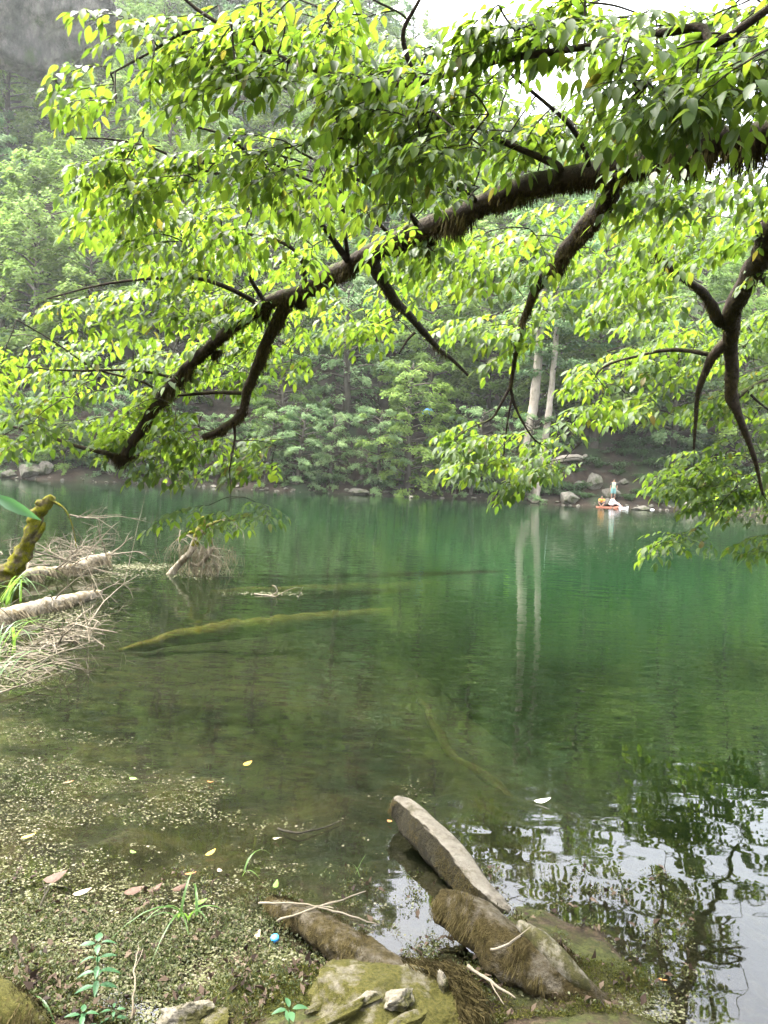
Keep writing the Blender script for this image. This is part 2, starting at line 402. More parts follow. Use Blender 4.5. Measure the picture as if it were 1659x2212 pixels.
# ------------------------------------------------------------------ rock cliff high on the left slope
def rock_mesh(name, size, mat, parent=None, loc=(0, 0, 0), planes=14, sub=4, seed=0, rough=.06, flat=.6, cut=(.5, .85)):
    rnd = random.Random(seed)
    bm = bmesh.new(); bmesh.ops.create_icosphere(bm, subdivisions=sub, radius=1)
    pl = []
    for _ in range(planes):
        d = Vector((rnd.gauss(0, 1), rnd.gauss(0, 1), rnd.gauss(0, .9))).normalized(); pl.append((d, rnd.uniform(*cut)))
    for v in bm.verts:
        p = v.co.copy()
        for d, k in pl:
            e = p.dot(d) - k
            if e > 0: p -= d * e
        q = Vector((p.x * size[0], p.y * size[1], p.z * size[2]))
        dd = noise.fractal(Vector((p.x * 2.2 + seed, p.y * 2.2, p.z * 2.2)), .9, 2.1, 6) * rough * 1.6
        ridge = abs(noise.noise(Vector((p.x * 1.6 - seed, p.y * 1.6, p.z * 3.0)))) * rough * 1.5
        q *= 1 + dd - ridge
        v.co = q + Vector(loc)
    vs = np.array([v.co[:] for v in bm.verts]); fs = [[v.index for v in f.verts] for f in bm.faces]; bm.free()
    return mesh_obj(name, vs, fs, mat, parent)
MAT['cliff'] = surf('weathered_grey_cliff', lambda t: mixc(t, ramp(t, tex(t, .35, 6, .7), [(.55, (0, 0, 0)), (.68, (1, 1, 1))]), ramp(t, tex(t, .5, 9, .75, stretch=(1, 1, .5)), [(.34, (.02, .02, .02)), (.5, (.08, .075, .07)), (.64, (.20, .18, .165))]), (.035, .05, .018)), .95, 1.2, .35, 1, .1)
c = aty(60, 70, 88)
cl = rock_mesh('rock_cliff', (13, 9, 11), MAT['cliff'], loc=(c.x - 3, c.y + 4, c.z + 8), planes=22, sub=6, seed=5, rough=.09, cut=(.55, .9)); tag(cl, 'bare grey rock cliff high above the forest at the upper left', 'cliff')
# ------------------------------------------------------------------ forest across the water
def far_tree(name, label, Ht, Rmax, bare, nb, per, lsize, mat, seed, group=None, lean=(0, 0), flat=.13, barkmat='far_bark', tr=.28, sparse=1.0, xtrunk=None):
    rnd = random.Random(seed); nr = np.random.RandomState(seed)
    root = thing(name, label, 'tree', (0, 0, 0), group)
    b = MB()
    tp = xtrunk or [(0, 0, -.8), (lean[0] * .2, lean[1] * .2, Ht * .25), (lean[0] * .5 + rnd.uniform(-.3, .3), lean[1] * .5, Ht * .55), (lean[0], lean[1], Ht * .86)]
    P, Rr = smooth_path(tp, [tr * 1.35, tr, tr * .65, .05], 5); b.tube(P, Rr, 9, .2, 1.2)
    lv = Leaves(); az = rnd.uniform(0, 6)
    for k in range(nb):
        u = (k + .5) / nb; u = bare + (1 - bare) * u
        ti = min(u, .93) * (len(P) - 1); a = P[int(ti)].lerp(P[min(int(ti) + 1, len(P) - 1)], ti % 1)
        az += 2.4 + rnd.uniform(-.5, .5)
        uu = (u - bare) / (1 - bare); prof = max(.28, 1 - ((uu - .42) / .66) ** 2) ** .5
        L = Rmax * max(.18, prof) * rnd.uniform(.62, 1.12)
        rise = rnd.uniform(.05, .3) + .5 * u
        d = Vector((math.cos(az), math.sin(az), 0)); sd = Vector((-d.y, d.x, 0))
        pts = [a + d * (L * q) + Vector((0, 0, L * (rise * q - .42 * q * q))) + sd * (rnd.uniform(-.15, .15) * L * q) for q in (0, .35, .7, 1)]
        BP, BR = smooth_path(pts, [.035 + .02 * L, .03 + .008 * L, .02, .008], 3)
        b.tube(BP, BR, 5, 0, 1, False)
        nspr = max(3, int(L * 2.4 * sparse))
        for j in range(nspr):           # flat sprays of leaves along each bough
            q = rnd.uniform(.22, 1.0); ti2 = q * (len(BP) - 1); o = BP[int(ti2)].lerp(BP[min(int(ti2) + 1, len(BP) - 1)], ti2 % 1)
            sa = rnd.uniform(-1.15, 1.15); sdir = (d * math.cos(sa) + sd * math.sin(sa)); sl_ = (.35 + .30 * L * (1.15 - q)) * rnd.uniform(.6, 1.2)
            n = int(per * rnd.uniform(.6, 1.3)); tilt = rnd.uniform(-.35, .12)
            w_ = nr.rand(n) ** .8; lt = nr.normal(0, 1, n) * .23 * (1.15 - .7 * w_); vt = nr.normal(0, flat, n)
            for q1, q2, q3 in zip(w_, lt, vt):
                p = o + sdir * (sl_ * q1) + Vector((-sdir.y, sdir.x, 0)) * (sl_ * q2) + Vector((0, 0, sl_ * q1 * tilt - .25 * sl_ * q1 * q1 + q3))
                ax = sdir + Vector((-sdir.y, sdir.x, 0)) * (rnd.uniform(-1.2, 1.2)) + Vector((0, 0, -.35 + rnd.uniform(-.4, .3)))
                lv.add(p, ax, Vector((rnd.gauss(0, .5), rnd.gauss(0, .5), 1)) + sdir * .75, lsize * rnd.uniform(.6, 1.3))
    b.build('trunk', MAT[barkmat], root)
    lv.build('crown', mat, root, width=.55, fold=.06, curl=.1, kite=True)
    return root
def bush(name, label, r, h, n, lsize, mat, seed, group=None):
    rnd = random.Random(seed); root = thing(name, label, 'bush', (0, 0, 0), group); b = MB(); lv = Leaves()
    for k in range(11):
        az = rnd.uniform(0, 6.28); d = Vector((math.cos(az), math.sin(az), 0)); L = r * rnd.uniform(.4, 1)
        P, Rr = smooth_path([Vector((0, 0, -.15)), d * L * .4 + Vector((0, 0, h * rnd.uniform(.4, .7))), d * L + Vector((0, 0, h * rnd.uniform(.4, 1)))], [.03, .02, .008], 4)
        b.tube(P, Rr, 4, 0, 1, False)
        for j in range(n // 11):
            q = rnd.uniform(.3, 1); o = P[int(q * (len(P) - 1))]
            p = o + Vector((rnd.gauss(0, .2 * r), rnd.gauss(0, .2 * r), rnd.gauss(0, .08 * h)))
            lv.add(p, d + rv(.9) - Vector((0, 0, .3)), Vector((rnd.gauss(0, .4), rnd.gauss(0, .4), 1)), lsize * rnd.uniform(.6, 1.3))
    b.build('stems', MAT['far_bark'], root); lv.build('crown', mat, root, width=.55, fold=.06, curl=.1, kite=True)
    return root

protos = [far_tree('beech_tree', '', 14, 4.6, .10, 46, 34, .29, MAT['far_leaf'], 1),
          far_tree('beech_tree', '', 16, 4.9, .14, 48, 34, .30, MAT['far_leaf'], 2, lean=(.8, -1.2)),
          far_tree('beech_tree', '', 12, 4.4, .08, 44, 34, .27, MAT['pale_leaf'], 3, lean=(-.5, -1.0)),
          far_tree('broadleaf_tree', '', 15, 5.2, .16, 44, 28, .38, MAT['pale_leaf'], 4, flat=.16),
          far_tree('broadleaf_tree', '', 17, 5.4, .2, 48, 30, .36, MAT['far_leaf'], 5, flat=.2)]
ZONES = [('leafy tree on the steep slope left of the clearing, below the grey cliff', 'trees on the steep left slope'),
         ('leafy tree in the forest wall rising behind the middle of the far shore', 'trees on the middle of the far slope'),
         ('leafy tree on the far slope behind the right hand part of the shore', 'trees on the right part of the far slope')]
rnd = random.Random(4); placed = []
CLEAR = lambda x, y: (13.5 < x < 31 and y < far_shore(x) + 6.5)       # open slope where the people are
used = [0] * 5; ntree = 0
def put(i, x, y, rz, sc, lab=None, grp=None, z=None):
    o = protos[i] if not used[i] else copy_tree(protos[i]); used[i] = 1
    o.location = (x, y, ground(x, y) - .2 if z is None else z); o.rotation_euler = (0, 0, rz); o.scale = (sc, sc, sc)
    if lab: o['label'] = lab
    if grp: o['group'] = grp
    elif 'group' in o: del o['group']
    return o
# trees at the water's edge that single out
p = aty(880, 1060, 61.5); put(0, p.x, p.y + 1.2, .4, .92, 'light green layered beech drooping over the middle of the far shore')
p = aty(1035, 1065, 62); put(2, p.x - .5, p.y + 1.5, 2.1, .72, 'pale feathery tree just left of the two pale leaning trunks')
p = aty(1330, 1010, 71); put(3, p.x, p.y, .2, .78, 'pale broadleaf tree with big leaf tiers above the standing person')
p = aty(610, 1040, 62.5); put(1, p.x, p.y + 1, 3.3, .8, 'dense beech at the waterline left of the layered beech')
placed += [(q.x, q.y) for q in (aty(880, 1060, 62.7), aty(1035, 1065, 63), aty(1330, 1010, 71), aty(610, 1040, 63.5))]
k = 0
for x in np.arange(-35, 40, 3.1):
    x = float(x) + rnd.uniform(-.8, .8); y = float(far_shore(x)) + rnd.uniform(.9, 2.4)
    if 12.2 < x < 31 or any((x - a) ** 2 + (y - b) ** 2 < 6 for a, b in placed): continue
    placed.append((x, y)); z = 'low beech leaning over the left part of the far waterline' if x < -14 else ('low beech drooping over the middle of the far waterline' if x < 15 else 'low tree leaning over the right end of the far waterline')
    put(rnd.choice([0, 2, 2, 1]), x, y, rnd.uniform(0, 6.28), rnd.uniform(.45, .66), z, z.replace('low beech', 'low beeches').replace('low tree', 'low trees'))
tries = 0
while tries < 6000 and len(placed) < 255:
    tries += 1
    y = 61.5 + 82 * rnd.random() ** 1.15; x = rnd.uniform(-.60, .60) * y
    s = y - far_shore(x)
    if s < 1.6 or CLEAR(x, y): continue
    if x < -34 and 83 < y < 92 and x > -52: continue
    sp = 4.8 if s < 14 else 6.4
    if any((x - a) ** 2 + (y - b) ** 2 < sp * sp for a, b in placed): continue
    placed.append((x, y))
    z = ZONES[0] if x / y < -.17 else (ZONES[1] if x / y < .17 else ZONES[2])
    i = rnd.choice([0, 0, 1, 1, 2, 2, 3, 4, 4])
    sc = rnd.uniform(.9, 1.35) * (.75 if s < 6 else 1)
    if x / y > .30: sc *= .95
    put(i, x, y, rnd.uniform(0, 6.28), sc, z[0], z[1])
print('far trees', len(placed))

bu = bush('bush', 'low dark bush growing on the far bank under the trees', 1.1, .9, 900, .17, MAT['dark_leaf'], 21, 'low bushes on the far bank')
bspots = []
k = 0
while len(bspots) < 115 and k < 3000:
    k += 1
    x = rnd.uniform(-34, 36) if k % 2 else rnd.uniform(12, 32); s = rnd.uniform(.9, 9); y = float(far_shore(x)) + s
    if any((x - a) ** 2 + (y - b) ** 2 < 1.0 for a, b in bspots): continue
    if abs(x - 18.2) < 1.6 and s < 5: continue
    bspots.append((x, y))
for i, (x, y) in enumerate(bspots):
    o = bu if i == 0 else copy_tree(bu); sc = rnd.uniform(.55, 1.4)
    o.location = (x, y, ground(x, y)); o.rotation_euler = (0, 0, rnd.uniform(0, 6)); o.scale = (sc, sc, sc * rnd.uniform(.7, 1.1))
# ------------------------------------------------------------------ the tree whose mossy limbs hang over the water
tree = thing('overhanging_tree', 'near tree whose dark mossy limbs and sunlit yellow green leaves hang over the lake', 'tree', (3.0, .75, .1))
b = MB()
P, Rr = smooth_path([(3.0, .75, -.1), (2.95, .8, .5), (2.85, .95, 1.5), (2.72, 1.15, 2.4), (2.62, 1.35, 3.1), (2.5, 1.5, 4.2), (2.3, 1.6, 5.6), (2.1, 1.7, 7.0)], [.34, .27, .22, .2, .19, .16, .12, .06], 5)
b.tube(P, Rr, 14, .2, 3.0); b.build('trunk', MAT['bark'], tree)
def ss(a, b, x): q = min(1, max(0, (x - a) / (b - a))); return q * q * (3 - 2 * q)
def dfac(X, Y): return 1 + (.38 + .22 * ss(700, 1100, X)) * ss(300, 800, Y)
def pixd(X, Y, d): return pix(X, Y, d * dfac(X, Y))
skel = []          # (point, direction)
def limb(name, pts, r0_, r1_, moss=0.0, mlen=.05, start=None, rough=.22, mt='bark', prad=None, seg=9):
    ns = len(start) if start else 0
    P0 = ([Vector(q) for q in start] if start else []) + [pixd(*q) for q in pts]
    n = len(P0); rad = list(prad) if prad else [r0_ + (r1_ - r0_) * (i / (n - 1)) for i in range(n)]
    rad = rad[:ns] + [a * dfac(q[0], q[1]) for a, q in zip(rad[ns:], pts)]
    P, Rr = smooth_path(P0, rad, 6)
    P = [p + Vector((nz(p, 3), nz(p, 3, 5), nz(p, 3, 9))) * min(.02, r * .35) for p, r in zip(P, Rr)]
    b = MB(); b.tube(P, Rr, seg, rough, 9.0)
    o = b.build(name, MAT[mt], tree)
    for i, p in enumerate(P): skel.append((p.copy(), Rr[i]))
    if moss > .29: strands(o, P, Rr, moss, mlen)
    return P, Rr
def strands(par, P, Rr, dens, L, mt='moss_hang', name='hanging_moss', side=None):
    """fringe of fine moss threads hanging under a limb, in clumps"""
    v = []; 
    for i in range(len(P) - 1):
        seg = (P[i + 1] - P[i]); t = seg.normalized(); sd = t.cross(Vector((0, 0, 1)))
        if sd.length < .05: sd = Vector((1, 0, 0))
        sd.normalize(); dn = sd.cross(t).normalized()
        if dn.z > 0: dn = -dn
        n = int(dens * seg.length * 2600 * Rr[i] / .05)
        for _ in range(n):
            q = random.random(); c = P[i] + seg * q
            k = .5 + 1.3 * max(0, noise.noise(c * 7)) + (1.2 if noise.noise(c * 2.3 + Vector((4, 4, 4))) > .25 else 0)
            a = random.gauss(0, .65); r = Rr[i] * random.uniform(.85, 1.02)
            o = c + (dn * math.cos(a) + sd * math.sin(a)) * r
            l = L * k * random.uniform(.3, 1.0); wd = random.uniform(.0010, .0026)
            hx = Vector((random.uniform(-1, 1), random.uniform(-1, 1), 0)).normalized() * wd
            e = o + Vector((random.gauss(0, .22) * l, random.gauss(0, .22) * l, -l)) + (dn * math.cos(a) + sd * math.sin(a)) * l * .25
            m_ = o.lerp(e, .55) + rv(.1 * l)
            v.append((o - hx, o + hx, m_ + hx * .8, m_ - hx * .8)); v.append((m_ - hx * .8, m_ + hx * .8, e + hx * .15, e - hx * .15))
    if not v: return
    V = np.array([[tuple(p) for p in q] for q in v]).reshape(-1, 3)
    return mesh_obj(name, V, np.arange(len(V)).reshape(-1, 4), MAT[mt], par)

main = [(1659, 288, 2.5), (1540, 300, 2.6), (1400, 345, 2.75), (1250, 378, 2.9), (1130, 408, 3.05), (1000, 456, 3.2), (880, 508, 3.35), (800, 548, 3.45), (730, 582, 3.55),
        (660, 625, 3.65), (590, 645, 3.72), (520, 692, 3.8), (450, 752, 3.88), (380, 822, 3.95), (330, 890, 4.0), (290, 950, 4.05), (258, 1000, 4.1)]
pr = [.075, .07] + [a * d / 1598 * .5 for a, (_, _, d) in zip((76, 68, 62, 57, 54, 50, 46, 42, 40, 36, 33, 31, 28, 26, 24, 24, 26), main)]
pr = [a * .88 for a in pr]
limb('limb', main, 0, 0, .85, .045, start=[(2.66, 1.3, 2.75), (2.0, 1.9, 2.85)], prad=pr, seg=14, rough=.28)
limb('branch', [(262, 985, 4.1), (170, 965, 4.12), (90, 938, 4.2), (0, 915, 4.3), (-90, 900, 4.4)], .014, .005, .25, .02)
limb('branch', [(640, 632, 3.68), (620, 650, 3.68), (596, 698, 3.7), (575, 740, 3.75), (550, 808, 3.8), (535, 840, 3.82), (530, 868, 3.84), (520, 898, 3.86), (480, 928, 3.9), (440, 944, 3.95)], .036, .016, .9, .04)
limb('branch', [(533, 850, 3.83), (470, 848, 3.9), (400, 853, 4.0), (350, 858, 4.1)], .013, .005, .2, .02)
limb('branch', [(505, 905, 3.87), (508, 945, 3.9), (500, 990, 3.9), (495, 1020, 3.95)], .008, .004)
limb('mossy_branch', [(800, 552, 3.45), (815, 590, 3.5), (835, 622, 3.55), (870, 670, 3.65), (910, 710, 3.75), (940, 745, 3.8), (975, 775, 3.9), (1012, 812, 4.0)], .034, .006, .35, .018)
limb('branch', [(897, 718, 3.75), (880, 735, 3.75), (862, 765, 3.75)], .008, .003)
limb('branch', [(1335, 360, 2.82), (1320, 410, 2.9), (1290, 462, 3.0), (1255, 502, 3.1), (1200, 572, 3.3), (1165, 612, 3.4), (1140, 670, 3.5), (1120, 722, 3.6), (1110, 790, 3.7), (1102, 836, 3.75)],
     0, 0, .8, .035, prad=[.03, .035, .042, .04, .032, .024, .018, .012, .010, .010])
limb('branch', [(1102, 836, 3.75), (1078, 880, 3.8), (1060, 905, 3.85), (1015, 925, 3.9), (980, 950, 3.95)], .008, .003)
limb('branch', [(1102, 836, 3.75), (1110, 870, 3.78), (1125, 905, 3.8), (1150, 945, 3.85), (1170, 960, 3.9)], .009, .003)
limb('branch', [(1108, 850, 3.76), (1098, 900, 3.8), (1090, 960, 3.9), (1088, 1000, 4.0)], .006, .003)
rl = [(1740, 440, 3.3), (1654, 535, 3.6), (1625, 585, 3.7), (1597, 634, 3.8), (1581, 684, 3.85), (1577, 734, 3.9), (1579, 798, 3.95), (1581, 856, 4.0), (1594, 888, 4.0), (1614, 943, 4.05), (1631, 998, 4.1), (1648, 1068, 4.2)]
limb('limb', rl, 0, 0, .6, .025, start=[(2.72, 1.12, 2.3), (2.45, 2.2, 2.7)], prad=[.08, .07] + [.062, .055, .05, .048, .046, .040, .036, .034, .022, .016, .012, .007], seg=11)
limb('branch', [(1583, 700, 3.86), (1552, 690, 3.85), (1532, 650, 3.8), (1500, 618, 3.75), (1460, 588, 3.75), (1415, 548, 3.7), (1375, 518, 3.6)], .036, .005, .5, .025)
limb('branch', [(1578, 728, 3.9), (1563, 742, 3.9), (1541, 768, 3.9), (1525, 800, 3.95), (1511, 835, 4.0), (1503, 898, 4.05), (1499, 970, 4.1)], .034, .006, .5, .03)
limb('branch', [(1530, 765, 3.92), (1455, 756, 4.0), (1380, 768, 4.1), (1300, 796, 4.2), (1258, 866, 4.3)], .013, .004, .15, .015)
limb('branch', [(1590, 860, 4.0), (1625, 835, 4.05), (1659, 820, 4.1), (1700, 815, 4.2)], .014, .008, .3, .02)
limb('branch', [(1612, 842, 4.03), (1640, 870, 4.1), (1680, 900, 4.2)], .008, .004)
limb('branch', [(1632, 580, 3.68), (1659, 610, 3.7), (1700, 640, 3.8)], .02, .012, .4, .02)
# rising branches
limb('branch', [(752, 566, 3.52), (720, 517, 3.45), (665, 450, 3.4), (620, 405, 3.35), (580, 370, 3.3), (540, 333, 3.25), (480, 290, 3.2), (400, 270, 3.2)], .017, .004)
limb('branch', [(582, 371, 3.3), (510, 380, 3.3), (435, 366, 3.25), (330, 320, 3.2), (230, 300, 3.2), (160, 300, 3.2)], .009, .003)
limb('branch', [(752, 562, 3.52), (741, 450, 3.4), (740, 320, 3.2), (720, 230, 3.05)], .011, .004)
limb('branch', [(1205, 382, 2.95), (1200, 356, 2.93), (1110, 316, 2.9), (1030, 280, 2.85), (985, 265, 2.8), (900, 240, 2.75), (820, 210, 2.7)], .017, .006)
limb('branch', [(1270, 360, 2.88), (1265, 332, 2.85), (1230, 270, 2.75), (1170, 215, 2.65), (1100, 155, 2.55), (1078, 108, 2.5)], .011, .004)
limb('branch', [(1030, 440, 3.15), (1010, 417, 3.15), (925, 385, 3.1), (850, 360, 3.05)], .012, .004)
limb('branch', [(905, 497, 3.32), (870, 440, 3.3), (800, 400, 3.25), (740, 375, 3.2), (650, 330, 3.1)], .012, .004)
limb('branch', [(850, 520, 3.4), (820, 485, 3.38), (735, 415, 3.35), (655, 385, 3.3), (560, 340, 3.25)], .011, .004)
limb('branch', [(660, 622, 3.66), (650, 560, 3.6), (600, 520, 3.6), (480, 500, 3.6), (330, 500, 3.6), (200, 490, 3.6)], .012, .003)
limb('branch', [(560, 665, 3.75), (530, 640, 3.7), (420, 600, 3.65), (250, 610, 3.6), (100, 645, 3.6)], .016, .003, .2, .015)
limb('branch', [(575, 655, 3.74), (545, 610, 3.7), (540, 590, 3.7)], .014, .005, .2, .02)
limb('branch', [(345, 870, 4.0), (320, 830, 4.0), (205, 795, 4.0), (120, 740, 3.95), (35, 690, 3.9)], .010, .003)
limb('branch', [(385, 818, 3.95), (290, 800, 3.95), (150, 800, 4.0), (20, 790, 4.0)], .010, .003)
# upper limb, mostly hidden by its leaves
limb('limb', [(1659, 20, 2.0), (1500, 60, 2.1), (1300, 95, 2.25), (1080, 130, 2.45), (900, 180, 2.6), (760, 170, 2.65), (625, 132, 2.7), (550, 95, 2.7), (440, 30, 2.75), (380, -20, 2.75)], 0, 0, .1, .015,
     start=[(2.52, 1.48, 4.1), (2.0, 1.7, 3.8)], prad=[.035, .018] + [.013, .012, .012, .011, .010, .010, .009, .009, .007, .004])
limb('branch', [(900, 178, 2.6), (870, 80, 2.55), (900, 10, 2.5), (940, -60, 2.5)], .010, .004)
limb('branch', [(500, 62, 2.72), (400, 70, 2.75), (330, 110, 2.8), (240, 160, 2.9)], .008, .003)

def moss_clump(X, Y, d, w_, L, n=420):
    c = pixd(X, Y, d); V = []
    for _ in range(n):
        o = c + Vector((random.gauss(0, w_), random.gauss(0, w_ * .5), random.uniform(-.01, .02))); k = math.exp(-((o.x - c.x) / w_) ** 2)
        l = L * (.25 + .75 * k) * random.uniform(.35, 1); e = o + Vector((random.gauss(0, .16) * l, random.gauss(0, .16) * l, -l)); hx = Vector((random.uniform(-1, 1), random.uniform(-1, 1), 0)).normalized() * random.uniform(.0012, .003); m_ = o.lerp(e, .5) + rv(.12 * l)
        V += [o - hx, o + hx, m_ + hx, m_ - hx, m_ - hx, m_ + hx, e + hx * .2, e - hx * .2]
    mesh_obj('hanging_moss', np.array([tuple(q) for q in V]), np.arange(len(V)).reshape(-1, 4), MAT['moss_hang'], tree)
for q in [(925, 500, 3.3, .030, .17, 700), (985, 480, 3.22, .035, .09), (1080, 440, 3.1, .04, .07), (860, 535, 3.38, .03, .07), (650, 650, 3.68, .035, .09), (465, 760, 3.88, .03, .10), (262, 985, 4.1, .05, .13, 900), (300, 950, 4.05, .03, .09), (575, 672, 3.75, .02, .12, 300), (522, 890, 3.86, .02, .09, 300), (480, 930, 3.9, .025, .06, 300), (1287, 470, 3.0, .025, .08, 400), (1240, 520, 3.15, .02, .07, 300), (1480, 325, 2.68, .04, .07), (1360, 365, 2.8, .04, .07), (1600, 640, 3.8, .025, .06, 300), (1555, 690, 3.85, .025, .05, 300), (1545, 765, 3.9, .03, .06, 300)]: moss_clump(*q)
crown = Leaves(); twigs = MB()
def leaf_pair_twig(P, spacing, size, spread=.75, alt0=0):
    """alternate leaves along a twig in a nearly flat drooping spray"""
    L = 0; nxt = spacing * random.uniform(.5, 1); alt = alt0
    for i in range(len(P) - 1):
        seg = P[i + 1] - P[i]; sl_ = seg.length; t = seg.normalized()
        while nxt < L + sl_:
            o = P[i] + seg * ((nxt - L) / sl_)
            sd = t.cross(Vector((0, 0, 1)))
            sd = sd.normalized() if sd.length > .05 else Vector((1, 0, 0))
            s = 1 if alt % 2 else -1; alt += 1
            a = t * random.uniform(.45, .8) + sd * s * spread * random.uniform(.75, 1.2) + Vector((0, 0, random.uniform(-.55, .05)))
            n = Vector((0, 0, 1)) + sd * s * random.uniform(-.1, .5) + rv(.38) + t * .25
            crown.add(o + rv(.003), a, n, size * random.uniform(.5, 1.2))
            nxt += spacing * random.uniform(.75, 1.25)
        L += sl_
    crown.add(P[-1], (P[-1] - P[-2]) + Vector((0, 0, -.01)), Vector((0, 0, 1)) + rv(.3), size)
def twigpath(o, d, L, droop, n=7):
    pts = []; d = d.normalized(); side = rv(.12)
    for i in range(n + 1):
        q = i / n
        pts.append(o + d * (L * q) + Vector((0, 0, -droop * L * q * q)) + side * (L * q * (1 - q)))
    return pts
def spray(o, d, L, size=.066):
    P = twigpath(o, d, L, random.uniform(.15, .5))
    twigs.tube(P, [.0028 * (1 - .7 * i / 7) for i in range(8)], 4, 0, 1, False)
    leaf_pair_twig(P, size * .53, size)
    s = random.choice((0, 1))
    for q in np.arange(.1, .85, .135):
        i = int(q * 7); p = P[i].lerp(P[i + 1], q * 7 - i); t = (P[i + 1] - P[i]).normalized()
        sd = t.cross(Vector((0, 0, 1))).normalized(); s += 1
        dd = t * .75 + sd * (1 if s % 2 else -1) * random.uniform(.6, 1.0) + Vector((0, 0, random.uniform(-.2, .12)))
        Q = twigpath(p, dd, L * (.62 - .42 * q) * random.uniform(.7, 1.15), random.uniform(.15, .45))
        twigs.tube(Q, [.0017 * (1 - .6 * i / 7) for i in range(8)], 3, 0, 1, False)
        leaf_pair_twig(Q, size * .51, size * .95, alt0=s)
ZN = [  # photograph rectangle, depth range, sprays
 (230, 0, 560, 200, 2.55, 3.0, 12), (150, 140, 330, 230, 2.8, 3.1, 3), (540, 0, 840, 260, 2.4, 2.95, 16), (820, 70, 1080, 330, 2.3, 2.95, 17), (980, 0, 1290, 60, 2.1, 2.5, 9),
 (1310, 0, 1700, 240, 1.9, 2.4, 26), (1060, 215, 1400, 320, 2.85, 3.25, 15), (1380, 230, 1700, 300, 2.7, 3.0, 5), (1380, 330, 1700, 440, 2.75, 3.3, 10), (210, 300, 480, 400, 2.9, 3.4, 10), (180, 420, 500, 510, 3.1, 3.6, 11),
 (470, 260, 1000, 430, 2.7, 3.4, 25), (340, 480, 720, 580, 3.45, 3.9, 14), (130, 610, 600, 680, 3.6, 4.1, 15), (-40, 710, 120, 960, 3.6, 4.2, 10), (120, 720, 400, 950, 3.9, 4.5, 27),
 (400, 700, 520, 830, 3.9, 4.3, 6), (510, 650, 670, 790, 4.0, 4.5, 7), (710, 630, 850, 710, 3.8, 4.4, 5), (300, 940, 600, 1030, 4.05, 4.5, 12), (380, 1080, 590, 1110, 3.9, 4.2, 3),
 (850, 480, 1180, 610, 3.2, 3.9, 19), (1010, 660, 1160, 740, 3.5, 4.0, 7), (980, 900, 1240, 1010, 3.7, 4.3, 15), (1090, 1030, 1130, 1060, 3.9, 4.1, 1), (1180, 440, 1700, 560, 3.4, 4.1, 21),
 (1190, 570, 1480, 670, 3.6, 4.2, 12), (1260, 750, 1480, 870, 3.9, 4.5, 10), (1450, 680, 1700, 950, 4.0, 4.6, 15), (1445, 965, 1720, 1080, 4.2, 4.9, 16), (1330, 640, 1720, 900, 4.3, 5.0, 12), (1480, 1000, 1720, 1120, 4.6, 5.2, 6), (1440, 990, 1580, 1050, 4.2, 4.6, 4), (1420, 1140, 1500, 1165, 4.2, 4.4, 2), (1620, 1140, 1690, 1200, 4.2, 4.4, 2)]
anchors = []
for x0, y0, x1, y1, d0, d1, n in ZN:
    for k in range(int(n * 1.6 + .5)):
        X, Y, d = random.uniform(x0, x1), random.uniform(y0, y1), random.uniform(d0, d1)
        if ((X - 1180) / 125) ** 2 + ((Y - 140) / 75) ** 2 < 1: continue
        if ((X - 885) / 60) ** 2 + ((Y - 10) / 50) ** 2 < 1: continue
        c = pixd(X, Y, d); f_ = dfac(X, Y)
        yaw = math.radians(random.gauss(178, 48)); L = random.uniform(.24, .42) * (.9 if Y < 900 else .85) * f_
        dr = Vector((math.cos(yaw), math.sin(yaw), random.uniform(-.18, .14)))
        anchors.append((c - dr * L * .45, dr, L, f_))
tree_kd = [(p, r) for p, r in skel]
SK = np.array([tuple(p) for p, r in tree_kd])
anchors.sort(key=lambda q: np.min(np.linalg.norm(SK - np.array(q[0]), axis=1)))
for o, dr, L, d in anchors:
    dist = np.linalg.norm(SK - np.array(o), axis=1) + .25 * np.maximum(0, np.array(o)[2] * 0 + (SK[:, 0] * -1 + o.x)) * 0
    j = int(np.argmin(dist)); q = Vector(SK[j]); gap = (o - q).length
    if gap > .02:
        mid = q.lerp(o, .5) + Vector((0, 0, .06 * gap)) + rv(.06 * gap)
        P, Rr = smooth_path([q, mid, o], [min(.007, .003 + .005 * gap), .0035, .0028], 5)
        twigs.tube(P, Rr, 5, 0, 1, False)
        SK = np.vstack([SK, np.array([tuple(p) for p in P[3:]])])
    spray(o, dr, L, (.056 + .010 * random.random()) * d)
# unseen sprays over the photographer's head, added to shade the foreground
for k in range(60):
    o = Vector((random.uniform(-.6, 3.2), random.uniform(-.6, 2.0), random.uniform(4.0, 5.6)))
    if math.hypot(o.x - 2.3, o.y - 1.6) > 2.6: continue
    q = Vector((2.35, 1.55, min(6.8, o.z + .3))); P, Rr = smooth_path([q, q.lerp(o, .5) + Vector((0, 0, .15)), o], [.018, .01, .004], 4)
    twigs.tube(P, Rr, 5, 0, 1, False); spray(o, (o - q) * Vector((1, 1, 0)).length + rv(.2), .45)
shade_limb = [(2.32, 1.6, 5.4), (1.4, 1.75, 5.3), (.2, 1.6, 5.0), (-1.2, 1.45, 4.8), (-2.6, 1.4, 4.5), (-3.4, 1.3, 4.2)]  # unseen limb added overhead, its sprays keep sun off the near bank
P, Rr = smooth_path(shade_limb, [.08, .065, .05, .035, .02, .006], 6); b = MB(); b.tube(P, Rr, 8, .2, 8); b.build('limb', MAT['bark'], tree)
